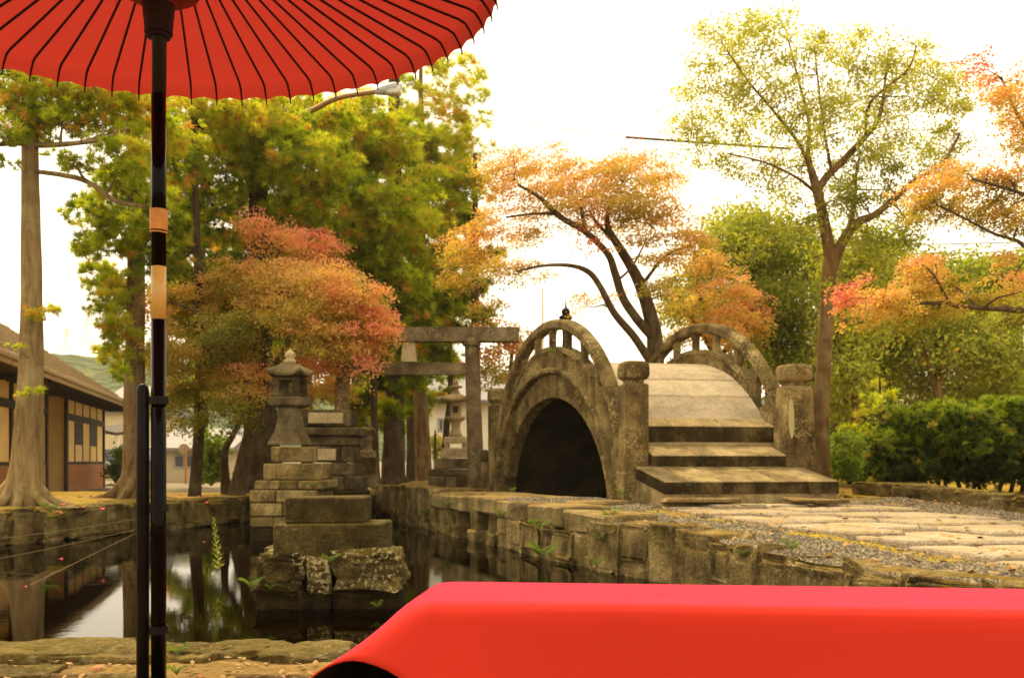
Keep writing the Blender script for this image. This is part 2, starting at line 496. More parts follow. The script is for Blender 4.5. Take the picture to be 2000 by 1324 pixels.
M['shingle'] = plain("weathered_shingle", (.40, .29, .15), .9, .15, .35, 16, .5)
M['roofgrey'] = plain("grey_roof", (.19, .18, .18), .7, .3, .15, 6)
M['fascia'] = plain("weathered_fascia", (.46, .34, .18), .85, .2, .2, 8, .1)
M['glass'] = plain("window_glass", (.10, .11, .11), .08, .6)
M['steel'] = plain("grey_steel", (.36, .37, .36), .45, .5)
M['rust'] = plain("brown_steel", (.30, .16, .05), .6, .4, .2, 12)
M['orange'] = plain("orange_paint", (.55, .20, .04), .5, .4)
M['chrome'] = plain("mirror_face", (.6, .6, .58), .15, .6, **{"Metallic": .9})
M['carpaint'] = plain("black_car_paint", (.012, .013, .014), .15, .7)
M['tyre'] = plain("tyre", (.015, .015, .015), .8, .2)
M['lampglass'] = plain("lamp_glass", (.55, .55, .5), .2, .6)
M['pylon'] = plain("galvanised_steel", (.72, .72, .68), .6, .3)
M['wire'] = plain("wire", (.03, .028, .025), .6, .3)
M['line'] = plain("thin_line", (.30, .20, .08), .6, .3)
M['banner'] = plain("white_banner", (.80, .78, .72), .85, .2, .05)
M['fish'] = plain("orange_fish", (.75, .20, .03), .35, .5, .15, 20)
M['redleaf'] = plain("red_leaf", (.70, .10, .09), .7, .3)
M['litterleaf'] = plain("brown_leaf", (.30, .17, .06), .8, .2)

# ------------------------------------------------------------------ the ground, the pond, the hills
def BV(u, v, z=0.0):
    """bridge frame: u along the bridge, v across it"""
    return Vector((1.536 - .351 * u + .982 * v, 12.6 + .936 * u + .19 * v, z))

def xy(p): return (p[0], p[1])
POND = [(-14, 11.0), (-6.6, 12.9), (-4.75, 18.0), (-3.62, 15.3), (-2.62, 15.3), (-2.75, 20.0),
        xy(BV(7.2, -1.5)), xy(BV(2.62, -1.5)), xy(BV(2.62, -.3)), xy(BV(4.6, -.3)), xy(BV(4.6, 3.2)), xy(BV(.4, 3.2)), xy(BV(.4, -.9)), xy(BV(.68, -.95)), xy(BV(.68, -1.5)),
        (.52, 10.9), (.95, 9.94), (1.5, 8.82), (2.05, 7.44), (2.5, 6.4), (2.9, 5.6), (2.2, 4.9), (.5, 4.4), (-.85, 4.15), (-2.1, 4.1), (-6, 4.6), (-14, 6)]

def in_poly(x, y, poly):
    c = False; j = len(poly) - 1
    for i in range(len(poly)):
        xi, yi = poly[i]; xj, yj = poly[j]
        if (yi > y) != (yj > y) and x < (xj - xi) * (y - yi) / (yj - yi) + xi: c = not c
        j = i
    return c

def pdist(x, y):
    best = 1e9; j = len(POND) - 1
    for i in range(len(POND)):
        ax, ay = POND[j]; bx, by = POND[i]; j = i
        dx, dy = bx - ax, by - ay; L = dx * dx + dy * dy
        t = max(0, min(1, ((x - ax) * dx + (y - ay) * dy) / L))
        d = (x - ax - dx * t) ** 2 + (y - ay - dy * t) ** 2
        if d < best: best = d
    return best ** .5

def gz(x, y):
    """height of dry ground"""
    if y < 5: zr = .30 + (.29 - .30) * smooth(4.2, 5, y)
    elif y < 13: zr = CAM_Z - (.5 + .0389 * (13 - y))
    else: zr = .6 + min(.12, (y - 13) * .022) * smooth(1.5, 4, x)
    zl = .44 - .32 * smooth(20.5, 27, y)
    if y < 9: zl = .26
    w = smooth(-2.2, -3.6, x) if y > 7 else 0.0
    z = zr * (1 - w) + zl * w
    z += .05 * vnoise(x * .5, y * .5, 3) + .018 * vnoise(x * 2.1, y * 2.1, 7)
    if y < 4.4: z += .02 * vnoise(x * 6, y * 6, 1)
    if y > 60: z += (y - 60) * .004
    return z

def axis_vals(lo, hi, a, b, step, grow=1.32):
    c = list(np.arange(a, b + 1e-6, step))
    s, x = step, a
    left = []
    while x > lo: s *= grow; x -= s; left.append(max(x, lo))
    s, x = step, c[-1]
    right = []
    while x < hi: s *= grow; x += s; right.append(min(x, hi))
    return left[::-1] + c + right

def uv_of(x, y):
    det = -.351 * .19 - .982 * .936
    du, dv = x - 1.536, y - 12.6
    return (du * .19 - .982 * dv) / det, (-.351 * dv - .936 * du) / det

def build_ground():
    xs = axis_vals(-620, 620, -8.4, 7.2, .12); ys = axis_vals(-40, 640, 2.2, 23, .12)
    nx, ny = len(xs), len(ys)
    mb = MB(); z4 = []
    cols = []
    for y in ys:
        for x in xs:
            inside = in_poly(x, y, POND) or (-15 < x < 7 and 3 < y < 22 and pdist(x, y) < (.12 if y < 5.2 or (x > .3 and y < 11) else .26))
            z = -.55 if inside else gz(x, y)
            mb.v.append((x, y, z))
            # gravel, moss, asphalt shares
            g = m = a = 0.0
            if not inside:
                if y < 13.2 and x > -.2 and y > 4.2: g = 1.0
                uu, vv_ = uv_of(x, y)
                if uu < -.95 and -.42 + .12 * vnoise(x * 2, y * 2) < vv_ < .05 and g: g, m = 0.0, .9
                if x < -2.6 and y > 10: m = 1.0 - smooth(22, 25, y)
                if x > 4.3 and y > 11: m = 1.0; g = 0
                if x < -3 and y > 25: a = smooth(24.5, 26.5, y)
                if x > -2.6 and y > 13.2 and x < 4.3: m = .45
            cols.append((g, m, a, 1))
    for j in range(ny - 1):
        for i in range(nx - 1):
            mb.f.append((j * nx + i, j * nx + i + 1, (j + 1) * nx + i + 1, (j + 1) * nx + i)); mb.m.append(0)
    m, nt, out = nodes_of("ground"); T = NT(nt); v = T.coord(objrand=False)
    at = T.n("ShaderNodeAttribute", attribute_name="zone")
    sp = T.n("ShaderNodeSeparateColor"); T.l(at.outputs["Color"], sp.inputs[0])
    n1 = T.noise(v, 1.6, 6, .65); n2 = T.noise(v, 38, 4, .7); n3 = T.noise(v, 9, 5, .65)
    earth = T.mix(.6, T.ramp(n1, [(.3, (.10, .068, .025)), (.6, (.19, .135, .055)), (.8, (.25, .185, .085))]), T.ramp(n2, [(.3, .22), (.7, .8)]), 'OVERLAY')
    mossc = T.mix(.5, T.ramp(n3, [(.28, (.10, .075, .012)), (.48, (.24, .19, .014)), (.68, (.38, .29, .03))]), T.ramp(n2, [(.3, .25), (.7, .75)]), 'OVERLAY')
    # fallen needles and bare patches between the moss
    mossc = T.mix(T.ramp(n1, [(.46, 0), (.58, .85)]), mossc, (.22, .125, .045))
    vo = T.n("ShaderNodeTexVoronoi"); vo.inputs["Scale"].default_value = 42; T.l(v, vo.inputs["Vector"])
    grav = T.mix(1.0, T.ramp(vo.outputs["Color"], [(.2, (.10, .085, .06)), (.5, (.18, .15, .105)), (.8, (.29, .245, .17))]), T.ramp(vo.outputs["Distance"], [(.2, 1), (.75, .35)]), 'MULTIPLY')
    grav = T.mix(T.ramp(n1, [(.45, 0), (.62, .7)]), grav, (.36, .27, .15))
    asph = T.mix(.4, (.20, .185, .16), T.ramp(n2, [(.3, .3), (.7, .7)]), 'OVERLAY')
    def edge(s): return T.ramp(T.math('ADD', s, T.math('MULTIPLY', T.math('SUBTRACT', n3, .5), .7)), [(.4, 0), (.6, 1)])
    c = T.mix(edge(sp.outputs[1]), earth, mossc)
    c = T.mix(edge(sp.outputs[0]), c, grav)
    c = T.mix(edge(sp.outputs[2]), c, asph)
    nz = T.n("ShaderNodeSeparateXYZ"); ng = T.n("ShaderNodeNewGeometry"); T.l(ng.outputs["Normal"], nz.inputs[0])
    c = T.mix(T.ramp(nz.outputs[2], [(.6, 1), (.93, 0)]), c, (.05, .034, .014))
    pos = T.n("ShaderNodeNewGeometry"); sz = T.n("ShaderNodeSeparateXYZ"); T.l(pos.outputs["Position"], sz.inputs[0])
    mud = T.ramp(sz.outputs[2], [(.0, 1), (.06, 0)])
    c = T.mix(mud, c, (.035, .024, .010))
    c = T.mix(1.0, c, (1.08, .98, .72), 'MULTIPLY')
    T.bsdf(out, c, .95, T.bump(T.math('ADD', n2, n3), .6, .03), .1)
    o = obj("ground", mb, m, smooth_=True)
    at = o.data.color_attributes.new("zone", 'FLOAT_COLOR', 'POINT')
    at.data.foreach_set("color", np.array(cols, dtype=np.float32).ravel())
    tag(o, kind='structure')
build_ground()

def build_water():
    mb = MB()
    x0, x1, y0, y1, n = -15, 6.5, 3.6, 21.5, 60
    for j in range(n + 1):
        for i in range(n + 1):
            mb.v.append((x0 + (x1 - x0) * i / n, y0 + (y1 - y0) * j / n, 0))
    for j in range(n):
        for i in range(n):
            a = j * (n + 1) + i
            cx = x0 + (x1 - x0) * (i + .5) / n; cy = y0 + (y1 - y0) * (j + .5) / n
            if any(in_poly(cx + dx, cy + dy, POND) for dx in (-.45, 0, .45) for dy in (-.45, 0, .45)):
                mb.f.append((a, a + 1, a + n + 2, a + n + 1)); mb.m.append(0)
    m, nt, out = nodes_of("pond_water"); T = NT(nt)
    tc = T.n("ShaderNodeTexCoord"); mp = T.n("ShaderNodeMapping"); mp.inputs["Scale"].default_value = (1, 2.2, 1); T.l(tc.outputs["Object"], mp.inputs[0])
    rip = T.noise(mp.outputs[0], 7, 3, .55); big = T.noise(tc.outputs["Object"], .7, 2)
    h = T.math('MULTIPLY', rip, T.ramp(big, [(.4, .25), (.65, 1)]))
    bp = T.bump(h, .03, .02)
    fr = T.n("ShaderNodeFresnel"); fr.inputs[0].default_value = 1.34; T.l(bp, fr.inputs["Normal"])
    gl = T.n("ShaderNodeBsdfGlossy"); gl.inputs["Roughness"].default_value = .015; T.l(bp, gl.inputs["Normal"])
    tr = T.n("ShaderNodeBsdfTransparent"); tr.inputs[0].default_value = (.26, .18, .07, 1)
    mx = T.n("ShaderNodeMixShader"); T.l(fr.outputs[0], mx.inputs[0]); T.l(tr.outputs[0], mx.inputs[1]); T.l(gl.outputs[0], mx.inputs[2]); T.l(mx.outputs[0], out.inputs[0])
    tag(obj("water", mb, m, smooth_=True), kind='structure')
build_water()

def hills():
    m, nt, out = nodes_of("wooded_hill"); T = NT(nt); v = T.coord(objrand=False)
    vo = T.n("ShaderNodeTexVoronoi"); vo.inputs["Scale"].default_value = .22; T.l(v, vo.inputs["Vector"])
    c = T.mix(.6, T.ramp(T.noise(v, .03, 4), [(.35, (.035, .055, .012)), (.55, (.06, .08, .016)), (.7, (.10, .09, .022))]), T.ramp(vo.outputs["Color"], [(.2, .3), (.8, .7)]), 'OVERLAY')
    T.bsdf(out, c, .95, T.bump(vo.outputs["Distance"], 1.0, 3), .1)
    mb = MB(); na, nr = 420, 26
    for j in range(nr):
        for i in range(na + 1):
            a = math.radians(-75 + 150 * i / na)
            t = j / (nr - 1)
            r = 250 + 230 * t
            top = 24 + 13 * vnoise(math.degrees(a) * .055, 2.0) + 5 * vnoise(math.degrees(a) * .2, 9.0)
            top += 13 * math.exp(-((math.degrees(a) + 22) / 9) ** 2)
            z = 1.0 + top * math.sin(min(1, t * 1.6) * math.pi / 2) + (2.4 * vnoise(i * .93, j * 1.3) + 1.5 * vnoise(i * 2.3, j * 3.1)) * t
            mb.v.append((r * math.sin(a), r * math.cos(a), z - 3 * (t == 0)))
    for j in range(nr - 1):
        for i in range(na):
            a = j * (na + 1) + i
            mb.f.append((a, a + 1, a + na + 2, a + na + 1)); mb.m.append(0)
    tag(obj("hills", mb, m, smooth_=True), kind='structure')
hills()

# ------------------------------------------------------------------ the arched stone bridge
HU = 2.50
def ell(u, a, b, c):
    x = (u - HU) / a
    return c + b * math.sqrt(max(0.0, 1 - x * x))
INTR, EXTR, HOLE, RAILB, RAILT, DECK = (1.99, 1.74, .3), (2.22, 2.10, .3), (2.32, 2.37, .42), (2.24, 2.10, .95), (2.37, 2.25, .95), (2.45, 2.45, .13)
W = 2.17

def strip(mb, us, topf, botf, v0, v1):
    """wall between two curves, extruded across the bridge"""
    n = len(us); vs, fs = [], []
    for u in us:
        t, b = topf(u), botf(u)
        vs += [BV(u, v0, b), BV(u, v0, t), BV(u, v1, t), BV(u, v1, b)]
    for i in range(n - 1):
        a = i * 4; b = a + 4
        for k in range(4):
            k2 = (k + 1) % 4
            fs.append((a + k, a + k2, b + k2, b + k))
    fs.append((3, 2, 1, 0)); e = (n - 1) * 4; fs.append((e, e + 1, e + 2, e + 3))
    mb.add(vs, fs)

def arc_block(mb, t0, t1, ein, eout, v0, v1, n=4, bev=.012, zmin=.25):
    """piece of a ring between two ellipses, from angle t0 to t1"""
    vs, fs = [], []
    for i in range(n + 1):
        t = t0 + (t1 - t0) * i / n
        r = []
        for (a, b, c) in (ein, eout):
            r.append((HU - a * math.cos(t), max(zmin, c + b * math.sin(t))))
        (ui, zi), (uo, zo) = r
        du, dz = uo - ui, zo - zi; L = math.hypot(du, dz) or 1
        du, dz = du / L * bev, dz / L * bev
        vs += [BV(ui, v0 + bev, zi), BV(ui + du, v0, zi + dz), BV(uo - du, v0, zo - dz), BV(uo, v0 + bev, zo),
               BV(uo, v1 - bev, zo), BV(uo - du, v1, zo - dz), BV(ui + du, v1, zi + dz), BV(ui, v1 - bev, zi)]
    for i in range(n):
        a = i * 8
        for k in range(8):
            fs.append((a + k, a + (k + 1) % 8, a + 8 + (k + 1) % 8, a + 8 + k))
    fs.append(tuple(range(8))[::-1]); fs.append(tuple(n * 8 + k for k in range(8)))
    mb.add(vs, fs)

def build_bridge():
    R = thing("stone_bridge", BV(HU, W / 2, .6), "steep arched stone bridge with pierced parapets, square end posts and worn steps", "bridge")
    for side in (0, 1):
        s = -1 if side == 0 else 1
        vv = lambda v: v if side == 0 else W - v                      # mirrored across the deck
        # arch ring of wedge stones
        N = 13
        for k in range(N):
            t0 = math.radians(-14) + k * math.radians(208) / N
            mb = MB(); a, b = sorted((vv(-.10), vv(.09)))
            g = .004
            arc_block(mb, t0 + g, t0 + math.radians(208) / N - g, INTR, EXTR, a, b, 4, .01, -.4)
            obj("arch_stone", mb, M['bridge'], R)
        # ledge over the ring
        mb = MB(); a, b = sorted((vv(-.19), vv(.10)))
        arc_block(mb, math.radians(-9), math.radians(189), (EXTR[0], EXTR[1], .3), (EXTR[0] + .075, EXTR[1] + .085, .3), a, b, 36, .02, .3)
        obj("ledge", mb, M['bridge'], R)
        # spandrel wall, solid near its ends
        def topf(u):
            x = abs(u - HU)
            return ell(u, *HOLE) if x < 1.5 else (1.84 if x < 1.93 else max(1.25, ell(u, *RAILB) + .04))
        def botf(u):
            x = abs(u - HU)
            return ell(u, *EXTR) + .02 if x < 2.1 else -.3
        mb = MB(); a, b = sorted((vv(-.12), vv(.03)))
        us = sorted(set([.06 + i * (4.98 / 56) for i in range(57)] + [HU - 1.931, HU - 1.929, HU + 1.929, HU + 1.931, HU - 1.501, HU - 1.499, HU + 1.499, HU + 1.501]))
        strip(mb, us, topf, botf, a, b)
        obj("spandrel", mb, M['bridge'], R)
        # sill course under the openings
        mb = MB(); a, b = sorted((vv(-.132), vv(.04)))
        us = [HU - 1.49 + i * 2.98 / 40 for i in range(41)]
        strip(mb, us, lambda u: ell(u, *HOLE) + .012, lambda u: ell(u, *HOLE) - .055, a, b)
        obj("sill_course", mb, M['bridge'], R)
        # hand rail in long curved stones
        N = 7; T0 = math.radians(6); T1 = math.radians(174)
        for k in range(N):
            t0 = T0 + (T1 - T0) * k / N; t1 = T0 + (T1 - T0) * (k + 1) / N
            mb = MB(); a, b = sorted((vv(-.142), vv(.035)))
            arc_block(mb, t0 + .0025, t1 - .0025, RAILB, RAILT, a, b, 8, .03, .3)
            obj("rail_stone", mb, M['bridge'], R)
        # uprights, flared under the rail so that the openings have clipped corners
        for k in range(-3, 4):
            u = HU + math.copysign((0, .58, 1.15, 1.62)[abs(k)], k)
            zb = topf(u); zt = ell(u, *RAILB) + .03
            h = zt - zb; slope = (ell(u + .05, *RAILB) - ell(u - .05, *RAILB)) / .1
            vs, fs = [], []
            a, b = sorted((vv(-.09), vv(-.01)))
            prof = [(zb - .03, .055), (zb + .02, .055), (zb + .025, .042), (zb + h * .6, .042), (zb + h * .78, .06), (zt, .11)]
            for z, w in prof:
                for uu, v_ in ((-w, a), (w, a), (w, b), (-w, b)):
                    zz = z + (slope * uu if z > zb + h * .7 else 0)
                    vs.append(BV(u + uu, v_, zz))
            for i in range(len(prof) - 1):
                for q in range(4):
                    fs.append((i * 4 + q, i * 4 + (q + 1) % 4, i * 4 + 4 + (q + 1) % 4, i * 4 + 4 + q))
            fs += [(3, 2, 1, 0), tuple(len(vs) - 4 + q for q in range(4))]
            mb = MB(); mb.add(vs, fs)
            obj("baluster", mb, M['bridge'], R)
        # square posts with swollen caps, near and far end
        for uu in (0.0, 5.06):
            h = 1.47; wd = .155 if not (side == 1 and uu == 0) else .175
            c = BV(uu, vv(0.0) if side == 0 else W, .6)
            if side == 1 and uu == 0: c = c + Vector((.02, 0, 0))
            mb = MB()
            base_w = wd if side == 0 else wd * 1.25
            mb.stack(c, [(base_w + .015, -.3), (base_w + .015, .34), (base_w, .36), (wd, h - .02), (wd - .02, h)], ex=(.982, .19), cham=.09)
            po = obj("post", mb, M['bridge'], R)
            mb = MB()
            mb.stack(c, [(wd - .045, h), (wd - .045, h + .045), (wd - .02, h + .055), (wd + .008, h + .085), (wd + .014, h + .12), (wd + .014, h + .20), (wd + .006, h + .25), (wd - .018, h + .28), (wd - .05, h + .287)], ex=(.982, .19), cham=.2)
            obj("cap", mb, M['bridge'], po)
    # cement patch on the near post of the far parapet
    mb = MB(); c = BV(0, W, 1.2); ring = []
    for k in range(20):
        a = 2 * math.pi * k / 20; rr = 1 + .12 * vnoise(k * .9, 3.3)
        ring.append((.04 * math.cos(a) * rr - .135, .25 * math.sin(a) * rr + .45))
    c = c + Vector((.02, 0, 0)); nx_, ny_ = .19, -.982
    mb.add([(c.x + .982 * x + nx_ * (.224 - .0404 * (z + .24)), c.y + .19 * x + ny_ * (.224 - .0404 * (z + .24)), c.z + z) for x, z in ring] + [(c.x + .982 * x + nx_ * .12, c.y + .19 * x + ny_ * .12, c.z + z) for x, z in ring],
           [tuple(range(20))[::-1]] + [(k, (k + 1) % 20, 20 + (k + 1) % 20, 20 + k) for k in range(20)])
    tag(obj("cement_patch", mb, M['cement'], R), "pale yellow cement repair on the post")
    # barrel of the vault, its shade put into the dark stone colour
    mb = MB(); n = 28; vs, fs = [], []
    for i in range(n + 1):
        t = math.radians(-16) + math.radians(212) * i / n
        for (a, b, c) in ((INTR[0] + .04, INTR[1] + .03, .3), (EXTR[0] - .05, EXTR[1] - .05, .3)):
            for v_ in (.085, W - .085):
                vs.append(BV(HU - a * math.cos(t), v_, c + b * math.sin(t)))
    for i in range(n):
        a = i * 4; b = a + 4
        fs += [(a, b, b + 1, a + 1), (a + 2, a + 3, b + 3, b + 2), (a, a + 2, b + 2, b), (a + 1, b + 1, b + 3, a + 3)]
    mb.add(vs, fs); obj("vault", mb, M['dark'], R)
    # deck stones, each a slab across the bridge
    ud = [.56 + i * .353 for i in range(12)]
    for i in range(11):
        u0, u1 = ud[i], ud[i + 1]
        mb = MB(); g = .004; dz = random.uniform(-.004, .004)
        us = [u0 + g, u0 + g + .012, (u0 + u1) / 2, u1 - g - .012, u1 - g]
        strip(mb, us, lambda u: ell(u, *DECK) + dz - (.010 if (u < u0 + g + .005 or u > u1 - g - .005) else 0), lambda u: ell(u, *DECK) - .16, .035, W - .035)
        obj("deck_stone", mb, M['deck'], R)
    # three sloping steps at this end, built of blocks, and the same at the far end
    def slope_step(u0, u1, z0, z1, v0, v1, nb, th, mat, facing):
        vsx = [v0]
        for i in range(nb - 1): vsx.append(v0 + (v1 - v0) * (i + 1) / nb + random.uniform(-.05, .05))
        vsx.append(v1)
        for i in range(nb):
            a, b = vsx[i] + .003, vsx[i + 1] - .003
            e = .014; j = random.uniform(-.006, .006)
            vs = [BV(u0 + j, a, z0 - th), BV(u0 + j, b, z0 - th), BV(u1, b, z1 - th), BV(u1, a, z1 - th),
                  BV(u0 + j, a, z0 - e), BV(u0 + j, b, z0 - e), BV(u1, b, z1 - e), BV(u1, a, z1 - e),
                  BV(u0 + j + e * facing, a + e, z0 + j * .4), BV(u0 + j + e * facing, b - e, z0 + j * .4), BV(u1 - e * facing, b - e, z1 + j * .4), BV(u1 - e * facing, a + e, z1 + j * .4)]
            fs = [(0, 3, 2, 1)] + [(k, (k + 1) % 4, 4 + (k + 1) % 4, 4 + k) for k in range(4)] + [(4 + k, 4 + (k + 1) % 4, 8 + (k + 1) % 4, 8 + k) for k in range(4)] + [(8, 9, 10, 11)]
            mb = MB(); mb.add(vs[:12], fs)
            mb.m = [1, 1, 0, 0, 0, 0, 0, 0, 0, 0] if len(fs) == 10 else mb.m
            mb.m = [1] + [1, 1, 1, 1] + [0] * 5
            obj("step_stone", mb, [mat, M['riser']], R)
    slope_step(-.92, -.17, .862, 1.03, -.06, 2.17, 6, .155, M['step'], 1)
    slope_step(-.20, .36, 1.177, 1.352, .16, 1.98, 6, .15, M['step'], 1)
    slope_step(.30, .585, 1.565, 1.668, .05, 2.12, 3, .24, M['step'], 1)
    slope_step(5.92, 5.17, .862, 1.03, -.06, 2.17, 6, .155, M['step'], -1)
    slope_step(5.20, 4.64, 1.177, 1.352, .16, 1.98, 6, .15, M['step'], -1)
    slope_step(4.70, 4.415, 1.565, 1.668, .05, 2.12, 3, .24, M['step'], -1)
    for (u0, u1, z0, z1, v0, v1) in ((-.912, -.17, .704, .872, -.055, 2.165), (-.195, .36, 1.024, 1.199, .163, 1.977), (.165, .6, 1.32, 1.40, .05, 2.12),
                                     (5.912, 5.17, .704, .872, -.055, 2.165), (5.195, 4.64, 1.024, 1.199, .163, 1.977), (4.9, 4.4, 1.32, 1.40, .05, 2.12)):
        lo, hi = min(u0, u1), max(u0, u1)
        tf = lambda u: z0 + (z1 - z0) * (u - u0) / (u1 - u0)
        mb = MB(); strip(mb, [lo + (hi - lo) * i / 8 for i in range(9)], tf, lambda u: min(tf(u) - .05, .4 if abs(u - HU) > 2.21 else max(.4, ell(u, *EXTR) + .04)), v0, v1)
        obj("step_base", mb, M['step'], R)
    for (px, w_, dz) in ((1370, .9, 0), (1600, .65, .01)):
        p = P(px, 969, 11.6); mb = MB(); mb.block((p.x, p.y + .1, .632 + dz), w_, .35, .05, ex=(.98, .1), jit=.02)
        obj("plinth_slab", mb, M['slab'], R)
build_bridge()

# culvert walls under the bridge and footpath
def stone_wall(name, label, cat, path, ztop, zbot, rows, lens, mat, out=.0, depth=.45, batter=0.0, group=None, rough=.1, jit=.03, sub=2, pname="wall_stone", blocky=False, pw=.42, mat2=None, gap=0.0):
    """wall of separate stones along a plan path; out = the side the faces look to (+1 right of the path)"""
    pts = [Vector((p[0], p[1], 0)) for p in path]
    seg = [(pts[i + 1] - pts[i]).length for i in range(len(pts) - 1)]
    tot = sum(seg)
    def at(s):
        s = max(0, min(tot - 1e-6, s))
        for i, L in enumerate(seg):
            if s <= L: return pts[i] + (pts[i + 1] - pts[i]) * (s / L), (pts[i + 1] - pts[i]).normalized()
            s -= L
        return pts[-1], (pts[-1] - pts[-2]).normalized()
    zt = ztop if callable(ztop) else (lambda p: ztop)
    R = thing(name, (pts[0].x, pts[0].y, zbot), label, cat, group)
    for r in range(rows):
        s = 0.0 if r % 2 == 0 else -random.uniform(.1, .3)
        while s < tot - .06:
            L = random.uniform(*lens); e = min(s + L, tot); s0 = max(s, 0)
            if tot - e < lens[0] * .5: e = tot
            p, t = at((s0 + e) / 2); nrm = Vector((t.y, -t.x, 0))
            top = zt(p); h = (top - zbot) / rows
            z0 = zbot + h * (rows - 1 - r)
            c = p + nrm * (-depth / 2 + batter * (top - (z0 + h / 2)) + random.uniform(-jit, jit) - (.13 if gap and r else 0))
            g_ = 1 - (gap * random.uniform(.5, 1.5) if r else 0)
            mb = MB(); hh = h + random.uniform(-.02, .02) * (r == 0) - .004
            if rows == 1 and random.random() < .55:              # two stones one over the other
                f = random.uniform(.38, .62); lo = MB()
                lo.rock((c.x - nrm.x * .02, c.y - nrm.y * .02, z0 + hh * f / 2), (e - s0) * 1.12, depth * 1.15, hh * f * 1.08, ex=(t.x, t.y), pw=pw, amp=rough, freq=1.6, sub=sub)
                obj(pname, lo, mat, R, smooth_=False)
                z0 += hh * f; hh *= 1 - f
            if blocky: mb.block((c.x, c.y, z0 + hh / 2), (e - s0) * g_ - .008, depth, hh, ex=(t.x, t.y), bev=.018, jit=.012)
            else: mb.rock((c.x, c.y, z0 + hh / 2), (e - s0) * 1.06 * g_, depth * 1.1, hh * 1.08, ex=(t.x, t.y), pw=pw, amp=rough, freq=1.6, sub=sub, lean=(0, 0))
            obj(pname, mb, mat2 if (mat2 and r) else mat, R, smooth_=False)
            s = e
    return R

wall_z = lambda p: gz(p.x, p.y) + .03
stone_wall("culvert_wall", "stone back wall under the arched bridge, coloured dark to stand for shade", "wall", [xy(BV(.72, 2.0)), xy(BV(4.28, 2.0))], lambda p: ell(uv_of(p.x, p.y)[0], *INTR) - .02, -.4, 8, (.35, .6), M['dark'], depth=.35, blocky=True)  # closes the arch up to its crown; the shade is in the stone colour
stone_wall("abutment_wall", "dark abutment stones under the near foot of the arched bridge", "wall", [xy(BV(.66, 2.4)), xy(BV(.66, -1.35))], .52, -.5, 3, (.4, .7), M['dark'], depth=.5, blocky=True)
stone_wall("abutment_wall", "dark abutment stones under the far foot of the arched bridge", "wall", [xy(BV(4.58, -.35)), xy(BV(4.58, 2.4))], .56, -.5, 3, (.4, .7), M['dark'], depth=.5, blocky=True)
stone_wall("quay_wall", "mossy stone quay wall of the pond in front of the torii gate", "wall", [(-2.72, 20.1), xy(BV(5.2, -1.5)), xy(BV(2.62, -1.5))][::1], lambda p: gz(p.x, p.y) + .015, -.4, 2, (.5, .95), M['quay'], depth=.5, jit=.03, rough=.14, pw=.3, sub=3)
stone_wall("quay_wall", "short shaded quay wall running back beside the dark monument", "wall", [(-3.62, 15.3), (-2.62, 15.3), (-2.75, 20.0)], .46, -.4, 2, (.4, .8), M['bank'], depth=.45, blocky=True)
stone_wall("retaining_wall", "rough mossy retaining wall of upright stones along the gravel edge", "wall",
           [xy(BV(.66, -1.48)), (.52, 10.9), (.95, 9.94), (1.5, 8.82), (2.05, 7.44), (2.5, 6.4), (2.9, 5.6), (2.3, 4.95)][::1], lambda p: gz(p.x, p.y) - .17 * smooth(9.9, 10.4, p.y), -.35, 1, (.24, .62), M['quay'], depth=.34, batter=.10, jit=.025, rough=.2, sub=4, pw=.26)

# flat stone footpath on piers beside the bridge
def footpath():
    R = thing("stone_footbridge", BV(1.6, -.8, 0), "low flat footbridge of long stone slabs on short piers beside the arch", "footbridge")
    cuts = [-2.6, -1.55, -.55, .62, 1.55, 2.62, 3.7]
    for i in range(len(cuts) - 1):
        u0, u1 = cuts[i], cuts[i + 1]
        for v0, v1 in ((-1.58, -.98), (-.97, -.22)):
            um, vm = (u0 + u1) / 2, (v0 + v1) / 2
            if um < .0 and v1 > -.5: continue
            z = min(.6, gz(*xy(BV(um, vm))) + .06) if um < .3 else .6
            c = BV(um, vm, z - .1 + random.uniform(-.012, .012))
            mb = MB(); mb.block(c, (u1 - u0) - .015, v1 - v0, .21, ex=(-.351, .936), bev=.02, jit=.016)
            obj("path_slab", mb, M['slab'], R)
    for u, wd in ((.85, .2), (1.55, .26), (2.35, .24)):
        for v in (-1.36, -.75):
            for zz, hh, ex in ((.31, .36, 0), (.02, .3, .06), (-.28, .34, .1)):
                c = BV(u + random.uniform(-.02, .02), v, zz)
                mb = MB(); mb.block(c, wd + ex, .42 + ex, hh, ex=(-.351, .936), bev=.03, jit=.025)
                obj("pier_stone", mb, M['quay'] if v < -1 else M['dark'], R)  # inner piers coloured dark to stand for shade beneath the slabs
footpath()

